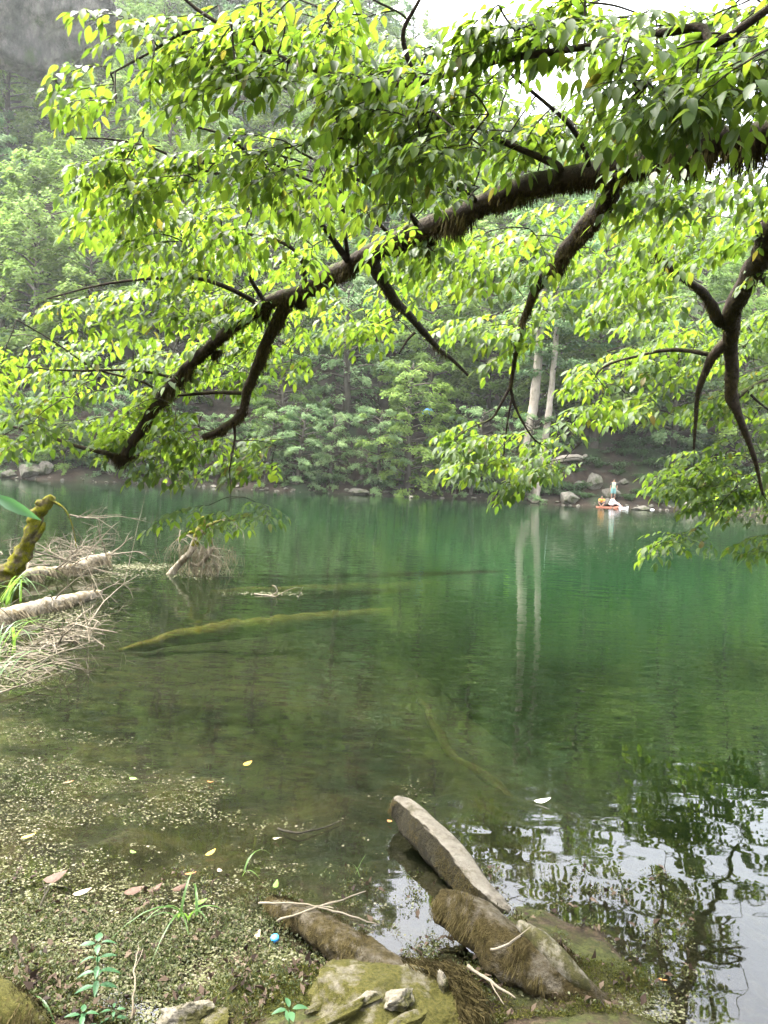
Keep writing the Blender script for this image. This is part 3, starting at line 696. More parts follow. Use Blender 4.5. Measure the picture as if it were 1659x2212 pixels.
for k in range(70):
    o = Vector((random.uniform(-3.4, 2.0), random.uniform(-.2, 2.7), random.uniform(4.1, 5.2))); q = min(P, key=lambda c_: (c_ - o).length + .4 * (o.x - c_.x) ** 2)
    Q, R2 = smooth_path([q, q.lerp(o, .5) + Vector((0, 0, .1)), o], [.012, .007, .003], 4); twigs.tube(Q, R2, 4, 0, 1, False)
    spray(o, (o - q) * Vector((1, 1, 0)).length + rv(.3), .45)
twigs.build('twigs', MAT['twig'], tree)
crown.build('crown', MAT['leaf'], tree)
print('leaves', len(crown.p))
# ------------------------------------------------------------------ far shore: single trees, rocks, people
def trunk_tree(name, label, pts, yd, rad, bark, crown_mat, Ht, Rmax, nb, per, lsz, seed):
    base = aty(pts[0][0], pts[0][1], yd)
    loc = [aty(a, b_, yd + (i * .12)) - base for i, (a, b_) in enumerate(pts)]
    rnd = random.Random(seed); root = thing(name, label, 'tree', base)
    b = MB(); P, Rr = smooth_path([loc[0] - Vector((0, 0, .9))] + loc, [rad[0] * 1.15] + rad, 5); P = [p + base for p in P]
    b.tube(P, Rr, 12, .3, 1.3); b.build('trunk', MAT[bark], root)
    return root, P, rnd
def crown_for(root, P, rnd, mat, lo, R_, nb, per, lsz):
    b = MB(); lv = Leaves(); az = rnd.uniform(0, 6)
    for k in range(nb):
        u = lo + (1 - lo) * (k + .5) / nb; i = min(int(u * (len(P) - 1)), len(P) - 2); a = P[i].lerp(P[i + 1], u * (len(P) - 1) - i)
        az += 2.4; L = R_ * rnd.uniform(.5, 1); d = Vector((math.cos(az), math.sin(az), 0)); sd = Vector((-d.y, d.x, 0))
        BP, BR = smooth_path([a, a + d * L * .4 + Vector((0, 0, L * .25)), a + d * L + Vector((0, 0, L * .2))], [.07, .05, .015], 4)
        b.tube(BP, BR, 5, 0, 1, False)
        for j in range(int(L * 3)):
            o = BP[int(rnd.uniform(.25, 1) * (len(BP) - 1))]; sa = rnd.uniform(-1.2, 1.2); s_ = d * math.cos(sa) + sd * math.sin(sa)
            for q in range(per):
                q1 = rnd.random(); p = o + s_ * (q1 * 1.1) + Vector((rnd.gauss(0, .25), rnd.gauss(0, .25), rnd.gauss(0, .13) - .25 * q1))
                lv.add(p, s_ + Vector((rnd.uniform(-1, 1), rnd.uniform(-1, 1), -.4)), Vector((rnd.gauss(0, .4), rnd.gauss(0, .4), 1)), lsz * rnd.uniform(.6, 1.3))
    b.build('boughs', MAT['far_bark'], root); lv.build('crown', MAT[mat], root, width=.55, fold=.06, curl=.1, kite=True)
r_, P, rn = trunk_tree('beech_tree', 'thick pale trunk on the far shore, bowed at its foot, beside the arching trunk', [(1151, 1078), (1144, 1042), (1134, 1003), (1140, 950), (1153, 870), (1161, 800), (1168, 700), (1176, 600), (1182, 480)], 61.6, [.62, .48, .42, .40, .40, .38, .33, .25, .12], 'pale_bark', None, 0, 0, 0, 0, 0, 31)
crown_for(r_, P, rn, 'pale_leaf', .68, 4.6, 26, 26, .32)
r_, P, rn = trunk_tree('beech_tree', 'slim pale trunk leaning to the right at the far waterline', [(1156, 1077), (1163, 1030), (1172, 985), (1180, 930), (1190, 850), (1200, 740), (1205, 600), (1208, 500)], 61.0, [.36, .30, .28, .27, .25, .22, .16, .08], 'pale_bark', None, 0, 0, 0, 0, 0, 32)
crown_for(r_, P, rn, 'pale_leaf', .66, 4.0, 22, 26, .32)
r_, P, rn = trunk_tree('dark_tree', 'dark many stemmed trunk behind the pale trunks on the far slope', [(1198, 955), (1200, 900), (1199, 845), (1205, 780), (1212, 720), (1218, 640), (1222, 560)], 71, [.55, .5, .5, .36, .3, .24, .1], 'far_bark', None, 0, 0, 0, 0, 0, 33)
crown_for(r_, P, rn, 'far_leaf', .68, 4.4, 22, 26, .32)
b = MB()
for pts, rd in (([(1203, 850), (1222, 815), (1250, 770), (1262, 720), (1268, 650)], [.34, .28, .24, .2, .12]), ([(1197, 850), (1186, 800), (1182, 740), (1175, 690)], [.28, .2, .16, .1])):
    Q, Rr = smooth_path([aty(a, c_, 71) for a, c_ in pts], rd, 5); b.tube(Q, Rr, 9, .2, 1.2)
b.build('stem', MAT['far_bark'], r_)
b = MB(); Q, Rr = smooth_path([aty(a, c_, y_) for a, c_, y_ in [(1146, 1034, 62), (1163, 1016, 62.2), (1187, 1003, 62.6), (1217, 990, 63.2), (1245, 988, 64), (1258, 992, 65), (1266, 985, 66.5)]], [.30, .27, .27, .27, .26, .3, .2], 5); b.tube(Q, Rr, 10, .3, 1.5)
tag(b.build('arching_trunk', MAT['pale_bark']), 'bare trunk arching out to the right from the foot of the pale trees', 'trunk')
b = MB(); Q = [aty(1190, 958 + k * 8.5, 62.2) + Vector((.02 * math.sin(k), 0, 0)) for k in range(9)]; b.tube(Q, [.022] * 9, 6); b.tube([Q[-1] - Vector((.06, 0, .02)), Q[-1] + Vector((.06, 0, -.02))], [.05, .05], 6)
MAT['white'] = surf('white_plastic', lambda t: ramp(t, tex(t, 6, 4), [(.3, (.55, .56, .56)), (.7, (.78, .78, .77))]), .5, 20, .002, .3, .4)
tag(b.build('rope', MAT['white']), 'white rope hanging beside the slim pale trunk', 'rope')
for pts, lab in (([(1346, 965), (1347, 940), (1350, 880), (1352, 780)], 'straight dark trunk standing left of its neighbour on the slope above the person'), ([(1364, 958), (1364, 930), (1367, 870), (1372, 780)], 'dark trunk next to the white bag on the slope')):
    r_, P, rn = trunk_tree('dark_tree', lab, pts, 72, [.30, .25, .22, .12], 'far_bark', None, 0, 0, 0, 0, 0, 36 + len(lab)); crown_for(r_, P, rn, 'far_leaf', .7, 3.2, 9, 22, .3)

protoR = [rock_mesh('boulder', (.5, .42, .34), MAT['rock'], planes=16, sub=4, seed=40 + k, rough=.05) for k in range(5)]
usedR = [0] * 5
def far_rock(i, X, Y, yd, wpx, hpx, label, grp=None, rz=None):
    o = protoR[i] if not usedR[i] else protoR[i].copy()
    if usedR[i]: COL.objects.link(o)
    usedR[i] = 1
    p = hit(X, Y + hpx * .3); yd = p.y; m_ = yd / 1598; p.z += hpx * m_ * .18; o.location = p
    o.scale = (wpx * m_, wpx * m_ * .9, hpx * m_ / .68); o.rotation_euler = (0, 0, random.uniform(0, .7) if rz is None else rz)
    tag(o, label, 'boulder', grp)
    if not grp and 'group' in o: del o['group']
    return o
far_rock(0, 62, 1012, 61, 62, 52, 'big pale boulder at the left end of the far shore', rz=.2)
far_rock(1, 96, 1010, 61.5, 40, 46, 'tall pale boulder leaning on the big left one')
far_rock(2, 20, 1022, 61, 44, 24, 'low pale boulder at the left edge of the far shore')
far_rock(3, 1228, 1075, 61, 56, 36, 'rounded mossy boulder right of the pale trunks')
far_rock(4, 1281, 1036, 64.5, 46, 40, 'square rock block on the slope above the waterline', rz=.1)
far_rock(0, 1318, 1062, 63.2, 50, 38, 'rough rock block below the square block beside the standing person')
far_rock(1, 1311, 1083, 60.4, 40, 24, 'pale boulder on the bank behind the paddle board')
far_rock(2, 1384, 1097, 60.6, 50, 16, 'flat pale rock between paddle board and white container')
far_rock(3, 1494, 1094, 62.5, 64, 28, 'wide pale boulder at the far waterline right of the white container')
far_rock(1, 1250, 1046, 64, 30, 24, 'mossy rock left of the square block on the slope')
far_rock(4, 770, 1060, 60.5, 62, 16, 'long low rock on the middle of the far shore')
far_rock(0, 887, 1073, 59.8, 11, 10, 'small whitish stone alone at the middle waterline')
far_rock(2, 1345, 1040, 65, 30, 20, 'dark mossy rock right of the square block above the person')
LAB = {0: 'rough stone on the left part of the far waterline', 1: 'rough stone along the middle of the far waterline', 2: 'rough stone along the far waterline right of the pale trunks'}
for k in range(120):
    x = -31 + 66 * (k + random.random()) / 120; y = float(far_shore(x)) + random.uniform(-.25, .5)
    i = random.randrange(5); s = random.choice([.14, .2, .25, .3, .4, .5]) * random.uniform(.7, 1.3)
    o = protoR[i].copy(); COL.objects.link(o); o.location = (x, y, ground(x, y) + .08 * s); o.scale = (s * random.uniform(1, 1.7), s, s * random.uniform(.7, 1.1)); o.rotation_euler = (0, 0, random.uniform(0, 6))
    z = 0 if x < -12 else (1 if x < 12.5 else 2)
    tag(o, LAB[z], 'stone', ['stones on the left far waterline', 'stones on the middle far waterline', 'stones on the right far waterline'][z]); o.name = 'stone'

def flat(name, c, rough=.7): return surf(name, lambda t: ramp(t, tex(t, 9, 4), [(.3, tuple(.8 * k for k in c)), (.7, c)]), rough, 30, .002, .3, .3)
MAT['skin'] = flat('skin', (.36, .21, .14)); MAT['hair'] = flat('dark_hair', (.02, .015, .012)); MAT['vest'] = flat('pale_green_cloth', (.36, .46, .30)); MAT['teal'] = flat('teal_cloth', (.16, .33, .31))
MAT['orange'] = flat('orange_cloth', (.55, .26, .05)); MAT['wht'] = flat('white_cloth', (.74, .70, .72)); MAT['darkc'] = flat('dark_cloth', (.03, .035, .04)); MAT['red'] = flat('red_board', (.42, .14, .08), .4)
def person(label, loc, rz, J):
    """J: joints -> (x right, y forward, z up, radius); one skinned body grown from the skeleton"""
    root = thing('person', label, 'person', loc); root.rotation_euler = (0, 0, rz)
    E = [('pelvis', 'spine'), ('spine', 'chest'), ('chest', 'neck'), ('neck', 'head'), ('head', 'top'), ('head', 'nose')]
    J = dict(J); h = Vector(J['head'][:3]); fwd = (Vector(J['look']) if 'look' in J else Vector((0, 1, 0))).normalized(); J.pop('look', None)
    J['nose'] = tuple(h + fwd * .115) + (.016,)
    for s in 'lr':
        E += [('chest', 'sh' + s), ('sh' + s, 'el' + s), ('el' + s, 'wr' + s), ('pelvis', 'hip' + s), ('hip' + s, 'kn' + s), ('kn' + s, 'an' + s), ('an' + s, 'to' + s)]
        wv = Vector(J['wr' + s][:3]); dv = (wv - Vector(J['el' + s][:3])).normalized(); sd = dv.cross(Vector((1, 0, .1))).normalized()
        pm = wv + dv * .085; J['pa' + s] = tuple(pm) + (.03,); E.append(('wr' + s, 'pa' + s))
        for k in range(4):
            a = pm + sd * (.03 - .02 * k) + dv * .03; e = a + dv * ((.055, .065, .06, .045)[k]) + rv(.006); g = e + dv * .02 + Vector((0, .02, -.01))
            J['f%d%s' % (k, s)] = tuple(a) + (.010,); J['g%d%s' % (k, s)] = tuple(e) + (.009,); J['h%d%s' % (k, s)] = tuple(g) + (.008,)
            E += [('pa' + s, 'f%d%s' % (k, s)), ('f%d%s' % (k, s), 'g%d%s' % (k, s)), ('g%d%s' % (k, s), 'h%d%s' % (k, s))]
        a = wv + dv * .04 + sd * .04; J['th' + s] = tuple(a) + (.011,); J['ti' + s] = tuple(a + dv * .04 + sd * .02) + (.010,); E += [('wr' + s, 'th' + s), ('th' + s, 'ti' + s)]
    names = list(J); me = bpy.data.meshes.new('body'); me.from_pydata([J[n][:3] for n in names], [(names.index(a), names.index(b_)) for a, b_ in E], [])
    o = bpy.data.objects.new('body', me); COL.objects.link(o)
    sk_ = o.modifiers.new('s', 'SKIN'); o.modifiers.new('u', 'SUBSURF').levels = 2
    for i, n in enumerate(names): me.skin_vertices[0].data[i].radius = (J[n][3], J[n][3])
    me.skin_vertices[0].data[names.index('pelvis')].use_root = True
    bpy.context.view_layer.update(); dg = bpy.context.evaluated_depsgraph_get()
    m2 = bpy.data.meshes.new_from_object(o.evaluated_get(dg)); o.modifiers.clear(); o.data = m2; m2.materials.clear(); m2.materials.append(MAT['skin'])
    m2.polygons.foreach_set('use_smooth', [True] * len(m2.polygons)); o.parent = root
    def add(name, mat, tubes):
        b = MB()
        for pts, rad in tubes:
            Q, Rr = smooth_path(pts, rad, 3); b.tube(Q, Rr, 10)
        c_ = b.build(name, MAT[mat]); c_.parent = root; return c_
    # hair cap: back and top of the head
    add('hair', 'hair', [([h - fwd * .035 + Vector((0, 0, -.02)), h - fwd * .03 + Vector((0, 0, .06)), Vector(J['top'][:3]) - fwd * .01 + Vector((0, 0, .02)), Vector(J['top'][:3]) + fwd * .02 + Vector((0, 0, .045))], [.07, .098, .092, .03])])
    sx = fwd.cross(Vector((0, 0, 1))).normalized()
    add('eyes', 'darkc', [([h + fwd * .085 + sx * s * .035 + Vector((0, 0, .02)), h + fwd * .1 + sx * s * .035 + Vector((0, 0, .02))], [.012, .006]) for s in (-1, 1)])
    V3 = lambda n: Vector(J[n][:3])
    return root, add, V3
stand = dict(pelvis=(0, 0, .93, .13), spine=(0, 0, 1.12, .115), chest=(0, 0, 1.33, .135), neck=(0, .01, 1.48, .05), head=(0, .03, 1.60, .095), top=(0, .03, 1.68, .075),
    shl=(-.17, 0, 1.40, .06), ell=(-.25, -.02, 1.13, .042), wrl=(-.24, .10, .92, .028), shr=(.17, 0, 1.40, .06), elr=(.24, -.03, 1.13, .042), wrr=(.25, .05, .89, .028),
    hipl=(-.09, 0, .90, .09), knl=(-.11, .03, .49, .058), anl=(-.12, -.02, .08, .038), tol=(-.14, .13, .035, .034), hipr=(.09, 0, .90, .09), knr=(.12, .05, .49, .058), anr=(.14, .0, .08, .038), tor=(.17, .15, .035, .034))
pp = hit(1324, 1079.5); pp.z -= .02
rt_, add, V3 = person('person standing on the far bank in a pale green vest and teal shorts', pp, R(165), stand)
add('vest', 'vest', [([V3('pelvis') + Vector((0, 0, .0)), V3('spine'), V3('chest'), V3('chest') + Vector((0, 0, .11))], [.165, .15, .175, .10])])
add('sleeve', 'darkc', [([V3('sh' + s) + Vector((0, 0, .02)), V3('sh' + s).lerp(V3('el' + s), .75)], [.08, .06]) for s in 'l']); add('sleeve', 'darkc', [([V3('shr') + Vector((0, 0, .02)), V3('shr').lerp(V3('elr'), .75)], [.08, .06])])
add('shorts', 'teal', [([V3('pelvis') + Vector((0, 0, .06)), V3('hip' + s), V3('hip' + s).lerp(V3('kn' + s), .92)], [.15, .125, .10]) for s in 'lr'])
pb = aty(1322, 1098.5, 59.3)
sit = dict(pelvis=(0, 0, .18, .13), spine=(0, .06, .36, .12), chest=(0, .15, .54, .13), neck=(0, .21, .68, .05), head=(0, .25, .79, .095), top=(0, .26, .87, .075),
    shl=(-.17, .15, .60, .055), ell=(-.22, .32, .42, .042), wrl=(-.15, .52, .40, .028), shr=(.17, .15, .60, .055), elr=(.22, .32, .42, .042), wrr=(.15, .52, .40, .028),
    hipl=(-.1, .05, .16, .09), knl=(-.13, .48, .36, .06), anl=(-.12, .86, .12, .038), tol=(-.12, .98, .18, .034), hipr=(.1, .05, .16, .09), knr=(.13, .46, .34, .06), anr=(.12, .86, .1, .038), tor=(.12, .98, .16, .034))
rt_, add, V3 = person('person in white sitting on the paddle board with legs stretched to the right', pb + Vector((-.15, 0, .10)), R(-84), sit)
add('shirt', 'wht', [([V3('pelvis'), V3('spine'), V3('chest'), V3('chest') + Vector((0, .04, .11))], [.17, .16, .17, .10])] + [([V3('sh' + s), V3('el' + s), V3('el' + s).lerp(V3('wr' + s), .8)], [.08, .065, .05]) for s in 'lr'])
add('trousers', 'wht', [([V3('pelvis'), V3('kn' + s), V3('kn' + s).lerp(V3('an' + s), .9)], [.14, .085, .06]) for s in 'lr'])
sit2 = dict(sit); sit2.update(knl=(-.24, .34, .33, .06), anl=(-.05, .42, .08, .038), tol=(.04, .48, .06, .034), knr=(.24, .34, .33, .06), anr=(.05, .36, .08, .038), tor=(-.04, .42, .06, .034))
rt_, add, V3 = person('person in orange sitting cross legged on the left end of the paddle board', pb + Vector((-.83, .05, .10)), R(160), sit2)
add('shirt', 'orange', [([V3('pelvis'), V3('spine'), V3('chest'), V3('chest') + Vector((0, .04, .11))], [.17, .16, .17, .10])] + [([V3('sh' + s), V3('sh' + s).lerp(V3('el' + s), .8)], [.08, .065]) for s in 'lr'])
add('shorts', 'darkc', [([V3('pelvis'), V3('kn' + s)], [.15, .085]) for s in 'lr'])
def hull(b, x0, x1, w_, h_, n=14, tip0=.4, tip1=.15):
    pts = []; 
    rows = []
    for i in range(n + 1):
        q = i / n; x = x0 + (x1 - x0) * q; ww = w_ * (tip0 + (1 - tip0) * math.sin(min(1, q * 2.2) * 1.57)) * (1 if q < .6 else max(tip1, 1 - ((q - .6) / .4) ** 2 * (1 - tip1))); lift = .14 * max(0, q - .7) ** 2 * 8
        ring = [(x, ww * .5 * math.cos(a) , h_ * .5 * math.sin(a) + h_ * .35 + lift) for a in [k * math.pi / 6 for k in range(12)]]
        rows.append(ring)
    bs = len(b.v)
    for r_ in rows: b.v += [tuple(Vector(p) + pb) for p in r_]
    for i in range(n):
        for k in range(12): b.f.append((bs + i * 12 + k, bs + i * 12 + (k + 1) % 12, bs + (i + 1) * 12 + (k + 1) % 12, bs + (i + 1) * 12 + k))
    b.f.append(tuple(bs + k for k in range(12))[::-1]); b.f.append(tuple(bs + n * 12 + k for k in range(12)))
bt = thing('paddle_board', 'reddish paddle board with a white nose floating by the far shore', 'board', pb)
b = MB(); hull(b, -1.3, .45, .72, .16, 10, .3, .92); b.build('deck', MAT['red'], bt)
b = MB(); hull(b, .452, 1.3, .70, .19, 10, .95, .2); b.build('nose', MAT['white'], bt)
pc = aty(1408, 1107, 59.5); b = MB()
Q, Rr = smooth_path([pc + Vector((0, 0, -.12)), pc + Vector((0, 0, -.06)), pc + Vector((0, 0, .2)), pc + Vector((0, 0, .26)), pc + Vector((.0, 0, .30))], [.14, .20, .21, .16, .08], 3); b.tube(Q, Rr, 16)
tag(b.build('floating_container', MAT['white']), 'white plastic container floating right of the paddle board', 'container')
pw = hit(1381, 950); tag(rock_mesh('bag', (.26, .2, .17), MAT['white'], loc=pw + Vector((0, 0, .1)), planes=10, sub=3, seed=71, rough=.05), 'small white bag lying high on the slope beside the dark trunks', 'bag')
def tent(label, X, Y, yd, wid, hei, mat):
    c_ = aty(X, Y, yd); h_ = hit(X, Y + hei * 1598 / yd)
    if yd > 65: c_ = h_ + Vector((0, 0, hei - .1))
    root = thing('tent', label, 'tent', c_ - Vector((0, 0, hei)))
    o_ = c_ - Vector((0, 0, hei)); b = MB(); A = []
    for k in range(7):
        a = math.pi * k / 6; A.append(Vector((-math.cos(a) * wid / 2, 0, math.sin(a) ** .8 * hei)))
    for yy in (-.8, -.3, .3, .8):
        s_ = .55 if abs(yy) > .5 else 1.0
        b.v += [tuple(o_ + Vector((p.x * (s_ + .2), yy, p.z * s_))) for p in A]
    for j in range(3):
        for k in range(6): b.f.append((j * 7 + k, j * 7 + k + 1, j * 7 + k + 8, j * 7 + k + 7))
    b.f.append(tuple(range(6, -1, -1))); b.f.append(tuple(range(21, 28)))
    b.build('flysheet', mat, root, smooth=False)
    b = MB(); b.tube([o_ + Vector((0, -.9, 0)), o_ + Vector((0, -.82, hei * .5))], [.015, .015], 5); b.build('pole', MAT['white'], root)
MAT['lime'] = flat('lime_cloth', (.42, .62, .03)); MAT['blue'] = flat('blue_cloth', (.05, .22, .6))
tent('lime green tent pitched on the slope behind the pale trunk', 1132, 872, 69.5, 1.9, 1.3, MAT['lime'])
tent('small blue tent showing through the leaves of the middle trees', 925, 882, 63.2, .8, .5, MAT['blue'])
# ------------------------------------------------------------------ near shore: dead wood, rocks, weeds
MAT['dead'] = surf('bleached_dead_wood', lambda t: mixc(t, ramp(t, tex(t, 7, 5, .7), [(.46, (0, 0, 0)), (.62, (1, 1, 1))]), ramp(t, tex(t, 25, 7, .7), [(.3, (0.0935, 0.0770, 0.0550)), (.55, (0.1815, 0.1595, 0.1210)), (.8, (0.2530, 0.2255, 0.1815))]), (0.0715, 0.0550, 0.0275)), .95, 60, .008, .8, .1)
MAT['deadtwig'] = surf('dry_grey_twig', lambda t: ramp(t, tex(t, 4, 5, .7), [(.3, (0.0538, 0.0430, 0.0269)), (.55, (0.1344, 0.1156, 0.0834)), (.8, (0.2043, 0.1828, 0.1451))]), .95, 60, 0, .5, .1)
MAT['ymoss'] = surf('yellow_green_moss', lambda t: mixc(t, ramp(t, tex(t, 9, 5, .7), [(.40, (0, 0, 0)), (.55, (1, 1, 1))]), ramp(t, tex(t, 40, 5, .7), [(.3, (0.0336, 0.0273, 0.0147)), (.7, (0.0924, 0.0756, 0.0462))]), ramp(t, tex(t, 60, 4, .7), [(.3, (0.0462, 0.0504, 0.0034)), (.7, (0.1260, 0.1218, 0.0084))])), 1, 90, .012, 1, .05)
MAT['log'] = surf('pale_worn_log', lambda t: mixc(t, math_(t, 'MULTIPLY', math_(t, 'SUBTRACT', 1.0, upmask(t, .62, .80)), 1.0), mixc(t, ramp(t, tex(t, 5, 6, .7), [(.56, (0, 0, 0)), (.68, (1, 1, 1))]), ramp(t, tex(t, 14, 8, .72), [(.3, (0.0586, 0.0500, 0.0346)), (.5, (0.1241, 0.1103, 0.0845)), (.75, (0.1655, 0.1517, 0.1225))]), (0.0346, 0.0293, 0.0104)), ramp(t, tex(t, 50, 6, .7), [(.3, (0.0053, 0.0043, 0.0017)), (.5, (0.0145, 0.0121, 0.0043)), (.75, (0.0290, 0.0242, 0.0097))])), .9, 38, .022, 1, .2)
MAT['mosslog'] = surf('brown_mossy_wood', lambda t: mixc(t, ramp(t, tex(t, 8, 6, .7), [(.52, (0, 0, 0)), (.66, (1, 1, 1))]), ramp(t, tex(t, 45, 6, .7), [(.3, (0.0107, 0.0082, 0.0032)), (.5, (0.0303, 0.0235, 0.0086)), (.75, (0.0571, 0.0446, 0.0179))]), ramp(t, tex(t, 20, 6, .7), [(.3, (0.0500, 0.0428, 0.0286)), (.7, (0.1214, 0.1071, 0.0821))])), 1, 45, .022, 1, .1)
MAT['strand'] = surf('dry_moss_thread', lambda t: ramp(t, tex(t, 30, 4, .7), [(.3, (0.0165, 0.0134, 0.0046)), (.5, (0.0398, 0.0320, 0.0123)), (.75, (0.0663, 0.0529, 0.0250))]), 1, 60, 0, .5, .05)
MAT['strand_pale'] = surf('dry_root_thread', lambda t: ramp(t, tex(t, 30, 4, .7), [(.3, (0.0700, 0.0550, 0.0300)), (.7, (0.1700, 0.1450, 0.0950))]), 1, 60, 0, .5, .05)

def log(name, label, pts, rad, mat, rough=.18, seg=18, fr=7.0, sub=8, cat='log', cut=None):
    """pts: world points of the axis"""
    P, Rr = smooth_path(pts, rad, sub)
    root = thing(name, label, cat, pts[0])
    P = [p + Vector((nz(p, 5), nz(p, 5, 3), nz(p, 5, 7))) * .16 * r for p, r in zip(P, Rr)]
    b = MB(); b.tube(P, Rr, seg, rough, fr)
    # knobbly end and surface cracks
    v = np.array(b.v); nv = []
    for p in v:
        p = Vector(p); nv.append(tuple(p + Vector((nz(p, 30), nz(p, 30, 4), nz(p, 30, 8))) * .13 * rad[1] + Vector((nz(p, 85), nz(p, 85, 4), nz(p, 85, 8))) * .06 * rad[1]))
    if cut:
        for i, c_ in enumerate(P):
            t = (P[min(i + 1, len(P) - 1)] - P[max(i - 1, 0)]).normalized(); sd = t.cross(Vector((0, 0, 1))).normalized()   # sd points to the left of the axis
            u_ = sd.cross(t)
            for k in range(seg):
                q = Vector(nv[i * seg + k]) - c_; x, z = q.dot(sd) / Rr[i], q.dot(u_) / Rr[i]; w0 = nz(c_, 6) * .12
                for (a, b2, lim) in cut:
                    e = x * a + z * b2 - lim - w0
                    if e > 0: x -= a * e * .68; z -= b2 * e * .68
                q2 = sd * (x * Rr[i]) + u_ * (z * Rr[i])
                if i < 3: q2 -= t * (Rr[i] * (.55 * nz(c_ + q, 16) + .25 * z) * (1 - i / 3))          # jagged broken end
                nv[i * seg + k] = tuple(c_ + q2)
    b.v = nv
    b.build('wood', mat, root); return root, P, Rr
def fringe(root, P, Rr, n, L, mat, sides=(-1, 1), name='moss_fringe', wd=.0022, ang=(.2, 1.5), rng=(0, 1), gate=None):
    V = []
    for _ in range(n):
        i = int((rng[0] + (rng[1] - rng[0]) * random.random()) * (len(P) - 2)); q = random.random(); c = P[i].lerp(P[i + 1], q); t = (P[i + 1] - P[i]).normalized()
        sd = t.cross(Vector((0, 0, 1))).normalized() * random.choice(sides); u = sd.cross(t); u = u if u.z > 0 else -u
        a = random.uniform(*ang); r = Rr[i] * random.uniform(.92, 1.08); o = c + (sd * math.sin(a) + u * math.cos(a)) * r
        if gate and noise.noise(c * 16 + sd * a * .4) < gate: continue
        l = L * random.uniform(.3, 1) * (.5 + max(0, noise.noise(c * 9)) * 2)
        e = o + sd * l * .35 + Vector((0, 0, -l)) + rv(.38 * l); m_ = o.lerp(e, .5) + sd * l * .12 + rv(.14 * l); hx = (t + rv(.4)).normalized() * wd * random.uniform(.5, 1.3)
        V += [o - hx, o + hx, m_ + hx * .8, m_ - hx * .8, m_ - hx * .8, m_ + hx * .8, e + hx * .15, e - hx * .15]
    V = np.array([tuple(p) for p in V]); mesh_obj(name, V, np.arange(len(V)).reshape(-1, 4), MAT[mat], root)

def axis(pts): # (X, Y, height of the axis above the water)
    return [onz(a, b_, z) for a, b_, z in pts]
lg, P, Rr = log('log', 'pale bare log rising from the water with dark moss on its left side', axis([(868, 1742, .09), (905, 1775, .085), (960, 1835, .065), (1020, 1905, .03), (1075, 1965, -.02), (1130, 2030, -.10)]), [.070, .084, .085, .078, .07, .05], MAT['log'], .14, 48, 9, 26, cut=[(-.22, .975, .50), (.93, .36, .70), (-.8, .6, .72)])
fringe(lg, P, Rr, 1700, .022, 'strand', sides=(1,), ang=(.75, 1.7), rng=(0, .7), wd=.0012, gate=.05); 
lg, P, Rr = log('mossy_log', 'shaggy mossy log with a broken left end rooted in the near bank', axis([(962, 1950, .11), (1010, 1975, .11), (1090, 2035, .10), (1170, 2085, .08), (1240, 2130, .05), (1310, 2190, -.02)]), [.066, .082, .092, .088, .07, .05], MAT['mosslog'], .34, 48, 10, 26, cut=[(-.45, .9, .55), (.85, .5, .62)])
fringe(lg, P, Rr, 3200, .032, 'strand', sides=(1, 1, -1), ang=(.1, 1.6), rng=(0, .8), wd=.0012, gate=.03); fringe(lg, P, Rr, 420, .07, 'strand', sides=(1,), ang=(.9, 1.6), rng=(0, .4), wd=.0011); 
b = MB(); Q = axis([(1120, 1995, .165), (1165, 2030, .15), (1205, 2070, .125), (1250, 2115, .09), (1275, 2140, .06)]); Q, R2 = smooth_path(Q, [.014, .032, .034, .028, .012], 6); b.tube(Q, R2, 12, .3, 12)
b.build('bare_strip', MAT['near_rock'], lg)
lg, P, Rr = log('mossy_root', 'brown mossy root lying between small pools left of the shaggy log', axis([(585, 1950, .02), (640, 1975, .035), (700, 2010, .05), (770, 2060, .06), (840, 2100, .05), (900, 2130, .02)]), [.03, .05, .058, .062, .06, .05], MAT['mosslog'], .45, 40, 12, 22, cut=[(-.2, .97, .55), (.8, .5, .7)])
fringe(lg, P, Rr, 3000, .028, 'strand', ang=(.1, 1.5), wd=.0012, gate=.02)

def near_rock(name, label, X, Y, z, size, seed, rz=0, planes=14, rough=.06, mat='near_rock', cat='rock'):
    p = onz(X, Y, z); root = thing(name, label, cat, p); root.rotation_euler = (0, 0, rz)
    o = rock_mesh('stone', size, MAT[mat], planes=planes, sub=6, seed=seed, rough=rough); o.parent = root
    return root, p
MAT['mossrock'] = surf('mossy_bank_rock', lambda t: mixc(t, ramp(t, tex(t, 9, 6, .7), [(.36, (0, 0, 0)), (.48, (1, 1, 1))]), ramp(t, tex(t, 24, 8, .72), [(.3, (0.0468, 0.0414, 0.0288)), (.5, (0.0972, 0.0864, 0.0648)), (.75, (0.1440, 0.1296, 0.1044))]), ramp(t, tex(t, 80, 5, .7), [(.3, (0.0180, 0.0162, 0.0029)), (.5, (0.0360, 0.0342, 0.0065)), (.7, (0.0612, 0.0540, 0.0126))])), .95, 80, .010, 1, .15)
rk, p = near_rock('mossy_rock', 'large mossy rock with pale stone ridges at the bottom edge', 815, 2190, .02, (.36, .25, .14), 93, .05, 16, .085, 'mossrock')
